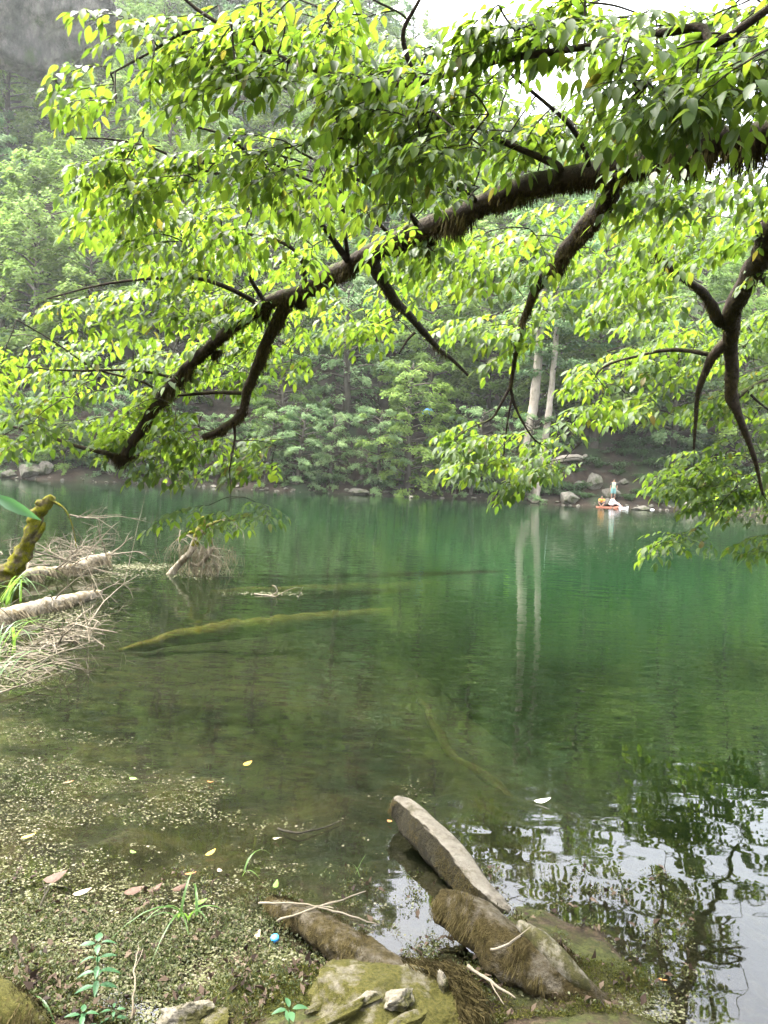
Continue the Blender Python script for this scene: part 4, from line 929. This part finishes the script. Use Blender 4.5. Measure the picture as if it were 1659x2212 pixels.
for X, Y, z, sz, sd, rz in [(735, 2185, .105, (.15, .028, .03), 4, .55), (790, 2150, .11, (.09, .03, .03), 1, .5), (860, 2150, .115, (.07, .04, .03), 2, .75), (950, 2112, .09, (.028, .05, .05), 8, .3), (860, 2205, .115, (.10, .03, .03), 7, .5), (690, 2165, .07, (.09, .022, .02), 6, .6)]:
    o = rock_mesh('stone_ridge', sz, MAT['mossrock'] if sd in (4, 7, 6) else MAT['near_rock'], planes=13, sub=5, seed=100 + sd, rough=.11, cut=(.35, .8)); q = onz(X, Y, z) - p; q.rotate(Matrix.Rotation(-.05, 3, 'Z')); o.parent = rk; o.location = q - Vector((0, 0, .012)); o.rotation_euler = (.1, -.15, rz)
A = [onz(a, b_, z) for a, b_, z in ((890, 2085, .10), (960, 2095, .11), (1000, 2130, .10), (1010, 2200, .09))]; A, RA = smooth_path(A, [.05] * 4, 6)
V = []
for _ in range(3200):
    i = random.randrange(len(A) - 1); c_ = A[i].lerp(A[i + 1], random.random()) + Vector((random.uniform(-.03, .03), random.uniform(-.03, .03), random.uniform(-.03, .015))); l = random.uniform(.03, .12)
    e = c_ + Vector((random.gauss(.025, .02), random.gauss(-.01, .02), -l)); hx = rv(1).normalized() * .0016; m_ = c_.lerp(e, .5) + Vector((.012, 0, .01))
    V += [c_ - hx, c_ + hx, m_ + hx, m_ - hx, m_ - hx, m_ + hx, e + hx * .2, e - hx * .2]
mesh_obj('moss_fringe', np.array([tuple(q) for q in V]), np.arange(len(V)).reshape(-1, 4), MAT['strand'], rk)
near_rock('rock', 'pale jagged rock at the bottom edge left of the large mossy rock', 405, 2195, .03, (.085, .06, .05), 95, .3, 12, .08)
near_rock('rock', 'small pale rock with moss at the bottom edge beside the jagged rock', 470, 2205, .03, (.05, .045, .03), 97, .9, 11, .07, 'mossrock')
lg, P, Rr = log('mossy_log', 'olive mossy log end in the bottom left corner', axis([(-60, 2130, .08), (0, 2170, .08), (45, 2200, .07), (85, 2240, .03)]), [.06, .062, .055, .04], MAT['mossrock'], .4, 24)
fringe(lg, P, Rr, 1800, .025, 'strand', ang=(0, 1.5), wd=.0014)

# ---- dead wood on the left
def tw(b, o, d, L, r, depth, wig=.35, curl=0.0, n=6, kids=3, up_=0.0):
    pts = [Vector(o)]; d = Vector(d).normalized()
    for i in range(n):
        d = (d + rv(wig) * .5 + Vector((0, 0, up_ - curl * (i / n)))).normalized(); pts.append(pts[-1] + d * (L / n))
    b.tube(pts, [max(.0016, r * (1 - .75 * i / n)) for i in range(n + 1)], 5, .15, 20, False)
    if depth > 0:
        for k in range(kids):
            i = random.randint(1, n); dd = (pts[i] - pts[i - 1]).normalized() + rv(.95)
            tw(b, pts[i], dd, L * random.uniform(.3, .6), r * .5, depth - 1, wig, curl, n, kids, up_)
def g_at(X, Y, z=0.0): return onz(X, Y, z)
lg, P, Rr = log('mossy_snag', 'upright broken branch covered in yellow green moss at the left edge', axis([(5, 1275, -.1)])[:1] + [pix(X, Y, g_at(8, 1262).y + dy) for X, Y, dy in ((14, 1250, 0), (30, 1228, 0), (50, 1195, .02), (64, 1160, .03), (76, 1122, .05), (94, 1094, .06), (116, 1073, .06))], [.18, .15, .115, .10, .075, .085, .075, .04], MAT['ymoss'], .55, 20, 11)
fringe(lg, P, Rr, 2600, .05, 'ymoss', ang=(0, 2.2), wd=.004, name='moss_fringe')
yS = g_at(8, 1262).y
b = MB()
for pts, rd in (([(72, 1172, 0), (82, 1158, .03), (92, 1140, .02), (96, 1128, .02)], [.03, .035, .03, .015]), ([(112, 1082, .05), (128, 1090, .02), (140, 1100, 0), (150, 1118, 0), (160, 1150, 0), (165, 1185, 0)], [.022, .016, .012, .009, .007, .005]), ([(95, 1090, .05), (84, 1086, .02), (78, 1083, 0)], [.06, .05, .03])):
    Q, R2 = smooth_path([pix(a, c_, yS + e) for a, c_, e in pts], rd, 5); b.tube(Q, R2, 8, .3, 12)
b.build('side_branch', MAT['ymoss'], lg)
b = MB(); tw(b, pix(150, 1112, yS), (1, .05, -.12), .75, .010, 2, .3, .05, 7, 3); tw(b, pix(165, 1118, yS), (1, .3, .05), .55, .008, 2, .35, 0, 6, 3); b.build('twigs', MAT['deadtwig'], lg)

lg, P, Rr = log('dead_branch', 'knobbly brown branch with hanging rootlets behind the pale fallen log', axis([(55, 1245, .08), (90, 1236, .10), (130, 1232, .09), (165, 1225, .12), (195, 1212, .16), (222, 1208, .14), (240, 1196, .22)]), [.09, .075, .06, .07, .085, .075, .04], MAT['dead'], .35, 14, 9)
fringe(lg, P, Rr, 1300, .22, 'strand_pale', ang=(.6, 1.9), wd=.005, name='rootlets')
b = MB()
for k in range(13): tw(b, P[random.randint(0, len(P) - 1)], (random.uniform(-.6, .9), random.uniform(-.4, .4), random.uniform(.1, .9)), random.uniform(.3, .8), .013, 2, .4, .1, 6, 3)
b.build('twigs', MAT['deadtwig'], lg)
lg, P, Rr = log('fallen_log', 'pale bare log lying in the water from the left edge', axis([(-60, 1352, .05), (0, 1338, .05), (70, 1318, .05), (130, 1303, .04), (180, 1291, .03), (215, 1282, .01)]), [.10, .095, .09, .085, .07, .045], MAT['dead'], .14, 16)
fringe(lg, P, Rr, 1100, .12, 'strand_pale', ang=(.9, 1.8), wd=.004, rng=(.0, .75), name='bark_shreds')
b = MB()
for k in range(8): tw(b, P[random.randint(len(P) // 2, len(P) - 1)] , (random.uniform(-.1, 1), random.uniform(-.6, .2), random.uniform(.0, .6)), random.uniform(.3, .6), .010, 2, .4, .2, 6, 3)
b.build('twigs', MAT['deadtwig'], lg)
# snag in the water
c_ = g_at(405, 1240); yS2 = c_.y
lg, P, Rr = log('mossy_snag', 'dead forked snag with drooping twigs standing in the lake with yellow moss on its tip', [pix(X, Y, yS2 + e) for X, Y, e in ((350, 1258, -.1), (372, 1235, 0), (395, 1210, 0), (412, 1192, 0), (424, 1165, 0), (432, 1148, 0), (436, 1128, 0))], [.045, .055, .05, .045, .055, .06, .035], MAT['dead'], .3, 12, 12)
b = MB(); Q, R2 = smooth_path([pix(X, Y, yS2) for X, Y in ((420, 1180), (425, 1160), (432, 1146), (438, 1128), (440, 1115))], [.05, .062, .066, .055, .02], 6); b.tube(Q, R2, 12, .35, 14)
for pts in ([(434, 1146), (450, 1158), (460, 1178)], [(436, 1142), (462, 1130), (492, 1120)], [(430, 1148), (404, 1152), (380, 1168)]):
    Q, R2 = smooth_path([pix(X, Y, yS2) for X, Y in pts], [.03, .022, .012], 5); b.tube(Q, R2, 8, .3, 14)
b.build('moss', MAT['ymoss'], lg)
b = MB(); Q, R2 = smooth_path([pix(X, Y, yS2 + .05) for X, Y in ((410, 1216), (428, 1222), (445, 1205), (456, 1190), (462, 1180))], [.02, .028, .028, .03, .02], 5); b.tube(Q, R2, 10, .3, 12)
for k in range(26):
    s_ = random.choice([(436, 1140), (460, 1135), (480, 1124), (400, 1155), (385, 1165), (455, 1185), (440, 1200), (420, 1190), (470, 1195)])
    tw(b, pix(s_[0], s_[1], yS2 + random.uniform(-.15, .15)), (random.uniform(-1, 1), random.uniform(-.5, .5), random.uniform(-.5, .3)), random.uniform(.18, .5), .007, 2, .45, .5, 7, 3)
b.build('twigs', MAT['deadtwig'], lg)
V = [pix(random.gauss(432, 34), random.uniform(1175, 1235), yS2 + random.uniform(-.2, .2)) for _ in range(500)]
W_ = []
for p in V:
    e = p + Vector((random.gauss(0, .05), random.gauss(0, .03), -random.uniform(.05, .2))); hx = Vector((.004, 0, 0)); W_ += [p - hx, p + hx, e + hx * .3, e - hx * .3]
mesh_obj('rootlets', np.array([tuple(q) for q in W_]), np.arange(len(W_)).reshape(-1, 4), MAT['strand_pale'], lg)
# brush piles of dry twigs
def brush(label, spots, n, L, r, seedd, flatness=.5):
    random.seed(seedd); o = g_at(*spots[0]); root = thing('twig_pile', label, 'twigs', o); b = MB()
    for k in range(n):
        i = random.randrange(len(spots)); s_ = spots[i]; p = g_at(s_[0] + random.gauss(0, 28), s_[1] + random.gauss(0, 12), random.uniform(-.03, .06))
        tw(b, p, (random.uniform(-.5, 1), random.uniform(-.6, .6), random.uniform(-.05, flatness)), L * random.uniform(.5, 1.2), r * random.uniform(.5, 1.2), 2, .4, .12, 6, 3)
    V = []
    for k in range(380):
        s_ = random.choice(spots); p = g_at(s_[0] + random.gauss(0, 34), s_[1] + random.gauss(0, 16), random.uniform(.01, .1)); e = p + Vector((random.gauss(0, .09), random.gauss(0, .06), random.uniform(-.08, .02))); e.z = max(.004, e.z); hx = Vector((0, .003, .002)); V += [p - hx, p + hx, e + hx * .3, e - hx * .3]
    for k in range(0, len(V), 4): b.poly(V[k:k + 4])
    b.build('twigs', MAT['deadtwig'], root)
brush('tangle of dry branches behind the knobbly branch', [(60, 1200), (110, 1205), (150, 1195), (30, 1215), (190, 1215)], 20, .6, .012, 51, .6)
brush('heap of dry twigs and shreds below the pale fallen log at the left edge', [(20, 1400), (70, 1390), (110, 1370), (30, 1430), (90, 1420), (150, 1350), (10, 1455)], 30, .55, .010, 52, .35)
for lab, a, e, r in (('long thin dead stick reaching right from the twig heap', (20, 1455), (200, 1395), .009), ('thin dead stick low over the water below the twig heap', (-10, 1500), (150, 1440), .008), ('pale twig slanting beside the end of the pale fallen log', (190, 1350), (280, 1255), .008), ('bare branch slanting down from the mossy snag over the knobbly branch', (75, 1195), (265, 1255), .012)):
    b = MB(); p, q = g_at(*a, .03), g_at(*e, .06 if 'snag' not in lab else .02)
    if 'snag' in lab: p = pix(75, 1190, yS)
    tw(b, p, q - p, (q - p).length, r, 1, .12, 0, 8, 4); tag(b.build('dead_stick', MAT['deadtwig']), lab, 'stick')
b = MB(); c_ = g_at(583, 1287)
b.tube(smooth_path([c_, c_ + Vector((.05, 0, .02)), c_ + Vector((.09, 0, .06)), c_ + Vector((.06, 0, .12)), c_ + Vector((.02, 0, .13))], [.014, .014, .012, .008, .004], 4)[0], [.011] * 17, 6)
tw(b, c_ + Vector((-.2, 0, .01)), (1, 0, .05), .55, .012, 1, .2, 0, 6, 4); tag(b.build('dead_stick', MAT['dead']), 'small white hooked twig poking out of the middle of the lake', 'stick')

# ---- plants
def blade(lv, b, o, d, L, wd, bend):
    pts = []
    for i in range(8):
        q = i / 7; pts.append(o + d * (L * q * (.35 + .65 * q * bend)) + Vector((0, 0, L * (q - bend * .75 * q ** 3))))
    sd = d.cross(Vector((0, 0, 1))).normalized(); bs = len(b.v)
    for i, p in enumerate(pts):
        w_ = wd * (1 - (i / 7) ** 2.2) * .5 + .0006; b.v += [tuple(p - sd * w_), tuple(p - Vector((0, 0, w_ * .3))), tuple(p + sd * w_)]
    for i in range(7):
        for k in (0, 1): b.f.append((bs + i * 3 + k, bs + i * 3 + k + 1, bs + i * 3 + k + 4, bs + i * 3 + k + 3))
def tuft(label, X, Y, n, L, wd, z=0.0, spread=.04, bend=(.5, 1.2), seed=1, face=None):
    random.seed(seed); o = onz(X, Y, z); b = MB()
    for k in range(n):
        a = random.uniform(0, 6.28) if face is None else random.gauss(face, .9)
        blade(None, b, o + Vector((random.gauss(0, spread), random.gauss(0, spread), -.01)), Vector((math.cos(a), math.sin(a), 0)), L * random.uniform(.5, 1.15), wd * random.uniform(.7, 1.2), random.uniform(*bend))
    tag(b.build('grass_tuft', MAT['grass']), label, 'grass tuft')
tuft('small tuft of green grass standing in the weedy shallows', 400, 1985, 9, .22, .009, 0, .02, (.5, 1.3), 3)
tuft('two thin grass blades bending in the shallow water right of the grass tuft', 522, 1880, 3, .13, .006, 0, .015, (.9, 1.5), 4)
tuft('thin pair of upright grass blades left of the pale log', 778, 1885, 2, .10, .004, 0, .008, (.1, .4), 5)
tuft('tall grass at the left edge in front of the mossy snag', 0, 1300, 15, .75, .022, 0, .10, (.5, 1.1), 6, face=.2)
tuft('long grass blades at the left edge in front of the pale fallen log', 5, 1410, 13, .62, .020, 0, .09, (.4, 1.1), 7, face=.3)
tuft('grass blades lying over the twig heap at the left edge', -10, 1470, 8, .5, .016, 0, .08, (.8, 1.4), 8, face=.0)
tuft('dark green blades in the bottom left corner beside the seedling', 105, 2225, 5, .16, .014, .02, .02, (.7, 1.2), 9, face=3.0)
def herb(label, X, Y, z, Ht, tiers, lf, seed, lean=(0, 0)):
    random.seed(seed); o = onz(X, Y, z); root = thing('seedling', label, 'plant', o); b = MB(); lv = Leaves()
    P = [o + Vector((lean[0] * q * q, lean[1] * q * q, Ht * q)) for q in [i / 8 for i in range(9)]]; b.tube(P, [.0028 - .0018 * i / 8 for i in range(9)], 6)
    for t_ in range(tiers):
        q = .28 + .72 * t_ / max(1, tiers - 1); p = P[min(8, int(q * 8))]; a0 = t_ * 1.57 + .3
        for k in range(2 if t_ < tiers - 1 else 4):
            a = a0 + k * (3.14 if t_ < tiers - 1 else 1.57); d = Vector((math.cos(a), math.sin(a), .25 - .3 * (1 - q)))
            lv.add(p + d * .008, d, Vector((0, 0, 1)) + d * .2 + rv(.15), lf * random.uniform(.8, 1.1) * (1 - .25 * q))
    b.build('stem', MAT['herb'], root); lv.build('foliage', MAT['herb'], root, width=.42, fold=.1, curl=.3)
herb('upright seedling with paired pointed leaves at the lower left', 208, 2160, .02, .17, 6, .062, 61)
herb('leafy sprout tip at the bottom edge of the large mossy rock', 622, 2260, .06, .10, 3, .06, 62)
herb('bright green sprout at the bottom left beside the dark blades', 178, 2230, .02, .05, 3, .05, 63)
herb('tiny sprout beside the jagged rock at the bottom edge', 245, 2205, .02, .03, 2, .035, 64)
p = pix(-60, 1010, 3.2); root = thing('leafy_stem', 'stem from the left edge with one large dark green leaf over the water', 'plant', onz(-260, 1500, 0))
b = MB(); Q, R2 = smooth_path([onz(-260, 1500, 0), pix(-190, 1250, 3.5), pix(-90, 1085, 3.3), pix(-8, 1072, 3.2)], [.008, .007, .004, .002], 6); b.tube(Q, R2, 6); b.build('stem', MAT['herb'], root)
lv = Leaves(); a_, e_ = pix(-10, 1072, 3.2), pix(66, 1112, 3.15); lv.add(a_, (e_ - a_), Vector((.1, -1, .25)), (e_ - a_).length * 1.0)
for k in range(4): lv.add(Q[3 + 3 * k], rv(1) + Vector((-.5, 0, .2)), Vector((0, 0, 1)) + rv(.4), .13)
lv.build('foliage', MAT['herb'], root, width=.28, fold=.1, curl=.35)

# ---- floating and fallen leaves
MAT['yleaf'] = surf('yellow_leaf', lambda t: ramp(t, tex(t, 60, 3), [(.35, (0.2520, 0.1500, 0.0120)), (.7, (0.3720, 0.2820, 0.0360))]), .6, 60, 0, .5, .3)
MAT['oleaf'] = surf('orange_leaf', lambda t: ramp(t, tex(t, 60, 3), [(.35, (0.1800, 0.0660, 0.0120)), (.7, (0.3120, 0.1560, 0.0420))]), .6, 60, 0, .5, .3)
MAT['bleaf'] = surf('brown_leaf', lambda t: ramp(t, tex(t, 60, 3), [(.35, (0.0324, 0.0162, 0.0079)), (.7, (0.0792, 0.0432, 0.0252))]), .7, 60, 0, .5, .3)
MAT['gleaf'] = surf('green_leaf', lambda t: ramp(t, tex(t, 60, 3), [(.35, (0.0600, 0.1320, 0.0120)), (.7, (0.1200, 0.1980, 0.0300))]), .6, 60, 0, .5, .3)
MAT['pleaf'] = surf('tan_leaf', lambda t: ramp(t, tex(t, 60, 3), [(.35, (0.2160, 0.1620, 0.1020)), (.7, (0.3300, 0.2700, 0.1920))]), .6, 60, 0, .5, .3)
MAT['wleaf'] = surf('bleached_leaf', lambda t: ramp(t, tex(t, 60, 3), [(.35, (0.3600, 0.3600, 0.3000)), (.7, (0.4800, 0.4800, 0.4200))]), .6, 60, 0, .5, .3)
def fallen(X, Y, wpx, ang, mat, label, z=.012, asp=.45):
    o = onz(X, Y, z); L = wpx / 1598 * (o - CAMP).length; d = Vector((math.cos(ang), math.sin(ang) * 1.6, random.uniform(.0, .15)))
    lv = Leaves(); lv.add(o - d.normalized() * L * .5 + Vector((0, 0, .004)), d, Vector((random.uniform(-.25, .25), random.uniform(-.3, .1), 1)), L)
    ob = lv.build('fallen_leaf', MAT[mat], None, width=asp, fold=-.15, curl=-.12); tag(ob, label, 'leaf')
random.seed(77)
for a in [(1172, 2002 - 272, 34, .0, 'wleaf', 'white leaf floating alone right of the pale log'), (455, 1843, 24, .6, 'yleaf', 'yellow leaf with an orange tip floating in the left shallows'), (475, 1882, 20, -.8, 'pleaf', 'pale orange curled leaf below the yellow leaf with the orange tip'),
          (412, 1888, 22, .1, 'oleaf', 'narrow orange leaf left of the pale curled leaf'), (288, 1842, 20, -.5, 'gleaf', 'green leaf floating among the weeds above the brown leaves'), (596, 1912, 20, 1.4, 'gleaf', 'yellow green leaf floating below the open water left of the pale log'),
          (433, 1950, 26, .4, 'gleaf', 'light green leaf floating beside the grass tuft'), (62, 1807, 26, .2, 'yleaf', 'long yellow leaf floating near the left edge'), (288, 1683, 20, -.3, 'gleaf', 'small light green leaf among the pale duckweed of the left shallows'),
          (150, 1690, 16, .2, 'oleaf', 'orange leaf on the pale duckweed at the far left'), (455, 1690, 16, -.3, 'oleaf', 'small orange leaf at the right end of the duckweed raft'), (178, 1928, 34, .3, 'pleaf', 'tan leaf floating on the dark weeds in the lower left'),
          (290, 1925, 38, .4, 'bleaf', 'brown sunken leaf beside the grass tuft'), (120, 1895, 42, .3, 'bleaf', 'reddish brown leaf in the weeds at the lower left'), (335, 1920, 30, .5, 'bleaf', 'brown leaf right of the brown sunken leaf'), (390, 1918, 34, .5, 'bleaf', 'tan brown leaf just above the grass tuft'),
          (532, 2075, 24, .3, 'bleaf', 'purplish brown leaf left of the small pool'), (556, 2022, 24, 1.2, 'pleaf', 'pinkish round leaf left of the blue cap'), (1432, 2118, 16, -.4, 'oleaf', 'orange leaf floating in the bottom right weeds'),
          (1252, 2190, 28, 1.0, 'oleaf', 'orange brown curled leaf on the bank below the shaggy log'), (842, 1775, 16, -.6, 'oleaf', 'small orange leaf at the tip of the pale log'), (598, 1812, 18, -.2, 'pleaf', 'small tan leaf alone between duckweed and open water'), (200, 2185, 34, .1, 'oleaf', 'orange leaf on the ground under the seedling'), (535, 1650, 22, .6, 'yleaf', 'thin yellow leaf floating left of the open dark water')]:
    fallen(*a)
MAT['cap'] = surf('blue_plastic', lambda t: ramp(t, tex(t, 20, 2), [(.3, (0.0160, 0.1920, 0.4960)), (.7, (0.0240, 0.2400, 0.5920))]), .4, 30, 0, .3, .5)
c_ = onz(594, 2029, .012); b = MB(); b.tube([c_, c_ + Vector((0, -.003, .004)), c_ + Vector((0, -.006, .011)), c_ + Vector((0, -.0063, .0125))], [.0125, .0135, .0135, .011], 18)
tag(b.build('bottle_cap', MAT['cap']), 'small round blue bottle cap lying beside the little pool', 'cap')
for lab, pts, r in (('thin forked twig lying across the brown mossy root', [(560, 1952, .06), (640, 1952, .08), (720, 1968, .09), (820, 2000, .05)], .0035), ('pale twig crossing the forked twig on the mossy root', [(600, 1990, .05), (680, 1962, .09), (790, 1925, .07)], .0035),
                    ('broken twig lying on the bank between rock and shaggy log', [(1010, 2085, .05), (1060, 2120, .05), (1110, 2155, .06)], .005), ('short stick on the side of the shaggy log', [(1060, 2050, .13), (1095, 2040, .16), (1125, 2025, .17)], .004), ('dark stub of wood standing in the weeds at the lower left', [(52, 2125, .0), (53, 2090, .03), (54, 2075, .045)], .006),
                    ('dark thin stick in the weeds above the left corner', [(85, 1965, .0), (95, 1940, .02), (105, 1915, .03)], .004), ('dry upright stalk near the seedling', [(285, 2200, .03), (290, 2100, .06), (300, 2040, .05)], .003), ('dark twig floating at the end of the duckweed right of the grass blades', [(600, 1790, .01), (650, 1800, .015), (735, 1775, .01)], .005)):
    b = MB(); Q, R2 = smooth_path([onz(*q) for q in pts], [r * 1.2] + [r] * (len(pts) - 2) + [r * .5], 6); Q = [q + Vector((nz(q, 20), nz(q, 20, 3), nz(q, 20, 6))) * .008 for q in Q]
    b.tube(Q, R2, 6, .2, 40); 
    i = len(Q) // 2; tw(b, Q[i], (Q[i + 1] - Q[i]) + rv(.004) + Vector((0, 0, .002)), .09, r * .6, 0)
    tag(b.build('stick', MAT['deadtwig'] if 'dark' not in lab else MAT['twig']), lab, 'stick')

# ---- duckweed, shore weeds and moss: nobody could count them
def wgt(X, Y):
    e = lambda cx, cy, rx, ry: math.exp(-(((X - cx) / rx) ** 2 + ((Y - cy) / ry) ** 2))
    v = 1.5 * e(0, 1700, 260, 220) + .75 * e(200, 1800, 330, 170) + .5 * e(560, 1830, 240, 120) + .22 * e(480, 1700, 250, 60)
    if Y > 1880: v += 1.9 * ss(1870, 1980, Y) * (1 - ss(380, 640, X)) + .9 * e(560, 2050, 160, 110)
    v += 1.0 * e(790, 1990, 110, 50) * .8 + .55 * e(700, 1870, 180, 60) + 1.1 * e(1270, 2080, 130, 50) + .9 * e(1420, 2180, 130, 60) + .5 * e(1000, 1880, 60, 60)
    return v
NP = 0; FV = []; random.seed(5); np.random.seed(5)
def flake(p, s_):
    a0 = random.uniform(0, 6.28); tx, ty = random.gauss(0, .12), random.gauss(0, .12)
    for k in range(6):
        a = a0 + k * math.pi / 3; r = s_ * random.uniform(.55, 1.1); dx, dy = r * math.cos(a), r * math.sin(a) * .8
        FV.append((p.x + dx, p.y + dy, p.z + .004 + dx * tx + dy * ty + .003 * random.random()))
for _ in range(230000):
    X, Y = random.uniform(-20, 1680), random.uniform(1440, 2212)
    w_ = wgt(X, Y)
    if w_ < .03: continue
    p = onz(X, Y); cl_ = noise.fractal(Vector((p.x * 1.5, p.y * 3.4, 0)), 1, 2, 4) + .45 * noise.noise(Vector((p.x * 22, p.y * 25, 4)))
    if cl_ + .60 * w_ - .68 + random.gauss(0, .08) < 0: continue
    if random.random() > .30: continue
    g_ = ground(p.x, p.y)
    if g_ > .03: continue
    p.z = max(0, g_); flake(p, random.choice([.0022, .003, .0035, .0045, .0065]) * random.uniform(.7, 1.3))
for _ in range(5200):           # specks over the whole lake
    X, Y = random.uniform(300, 1659), 1085 + 600 * random.random() ** 1.6; p = onz(X, Y); s_ = (p - CAMP).length
    if noise.noise(Vector((X * .006, Y * .03, 2))) + random.random() * .9 < .55: continue
    flake(p, random.uniform(.0003, .0009) * s_)
for cx_, cy_, rx_, ry_, n_ in [(1400, 1130, 260, 12, 900), (1640, 1128, 90, 12, 700), (1500, 1112, 160, 6, 400), (1450, 1195, 200, 16, 300), (760, 1090, 300, 12, 300), (300, 1225, 90, 8, 1100), (420, 1238, 70, 14, 500), (230, 1240, 110, 14, 700), (120, 1330, 130, 20, 700), (580, 1283, 110, 4, 260), (60, 1460, 90, 30, 900)]:
    for _ in range(n_):
        p = onz(random.gauss(cx_, rx_ * .5), max(1078, random.gauss(cy_, ry_ * .5))); flake(p, random.uniform(.0006, .0016) * min((p - CAMP).length, 22))
FV = np.array(FV)
MAT['duck'] = leafmat('duckweed', [(0, (0.0408, 0.0438, 0.0147)), (.4, (0.0761, 0.0789, 0.0351)), (.75, (0.1110, 0.1080, 0.0642)), (1, (0.1344, 0.1255, 0.0878))], [(0, (0.0583, 0.0729, 0.0234)), (1, (0.0878, 0.0935, 0.0351))], .15, .8, .1)
tag(mesh_obj('duckweed', FV, np.arange(len(FV)).reshape(-1, 6), MAT['duck'], None, False), kind='stuff')
def scatter(name, label, mat, n, dens, size, h, w_, nrm=.8, upz=.5, curl=.2):
    lv = Leaves(); k = 0
    while len(lv.p) < n and k < n * 12:
        k += 1; X, Y = random.uniform(-30, 1500), random.uniform(1880, 2225)
        p = onz(X, Y); d_ = dens(X, Y)
        if d_ * (.55 + .9 * noise.noise(Vector((p.x * 3.1, p.y * 4.5, 3)))) + .5 * noise.fractal(Vector((p.x * 7, p.y * 9, 7)), 1, 2, 3) < random.random(): continue
        p.z = max(0, ground(p.x, p.y)) + h * random.random()
        lv.add(p, rv(1) + Vector((0, 0, upz)), rv(nrm) + Vector((0, 0, .7)), size * random.uniform(.45, 1.3))
    tag(lv.build(name, mat, None, width=w_, fold=.1, curl=curl, kite=True), kind='stuff')
MAT['weed'] = leafmat('shore_weed', [(0, (0.0158, 0.0225, 0.0054)), (.45, (0.0450, 0.0540, 0.0158)), (.8, (0.0990, 0.1035, 0.0450)), (1, (0.0900, 0.0585, 0.0405))], [(0, (0.0450, 0.0720, 0.0135)), (1, (0.1125, 0.1350, 0.0450))], .3, .6, .3)
MAT['mossy'] = leafmat('bank_moss', [(0, (0.0182, 0.0204, 0.0036)), (.5, (0.0410, 0.0455, 0.0068)), (1, (0.0774, 0.0682, 0.0182))], [(0, (0.0455, 0.0592, 0.0091)), (1, (0.0910, 0.1001, 0.0182))], .3, .9, .1)
MAT['litter'] = leafmat('leaf_litter', [(0, (0.0126, 0.0076, 0.0050)), (.5, (0.0336, 0.0210, 0.0126)), (1, (0.0798, 0.0588, 0.0378))], [(0, (0.0210, 0.0126, 0.0084)), (1, (0.0504, 0.0336, 0.0210))], .1, .8, .2)
left = lambda X, Y: ss(1915, 2030, Y) * (1 - ss(330, 700, X)) * 1.0 + .5 * math.exp(-(((X - 560) / 180) ** 2 + ((Y - 2060) / 90) ** 2))
scatter('shore_weeds', '', MAT['weed'], 19000, left, .013, .018, .5)
bank = lambda X, Y: (1.25 * ss(2060, 2150, Y - .0 * X) * (1 - ss(1380, 1480, X)) if ground(onz(X, Y).x, onz(X, Y).y) > .004 else 0)
scatter('moss_mat', '', MAT['mossy'], 34000, bank, .009, .012, .4, 1.0, .8)
scatter('leaf_litter', '', MAT['litter'], 1100, lambda X, Y: .5 * bank(X, Y) + .25 * left(X, Y), .032, .02, .5, .4, .1)
# ------------------------------------------------------------------ hazy air over the lake
m, t, out = newmat('hazy_air')
pv = t.nodes.new('ShaderNodeVolumePrincipled'); pv.inputs['Density'].default_value = .00025; pv.inputs['Color'].default_value = (.90, .96, .93, 1); pv.inputs['Anisotropy'].default_value = .35
t.links.new(pv.outputs[0], out.inputs['Volume'])
b = MB(); x0, x1, y0, y1, z0, z1 = -280, 280, -140, 320, -7, 125
b.v = [(x, y, z) for z in (z0, z1) for y in (y0, y1) for x in (x0, x1)]
b.f = [(0, 2, 3, 1), (4, 5, 7, 6), (0, 1, 5, 4), (2, 6, 7, 3), (0, 4, 6, 2), (1, 3, 7, 5)]
tag(b.build('haze', m, smooth=False), kind='stuff')
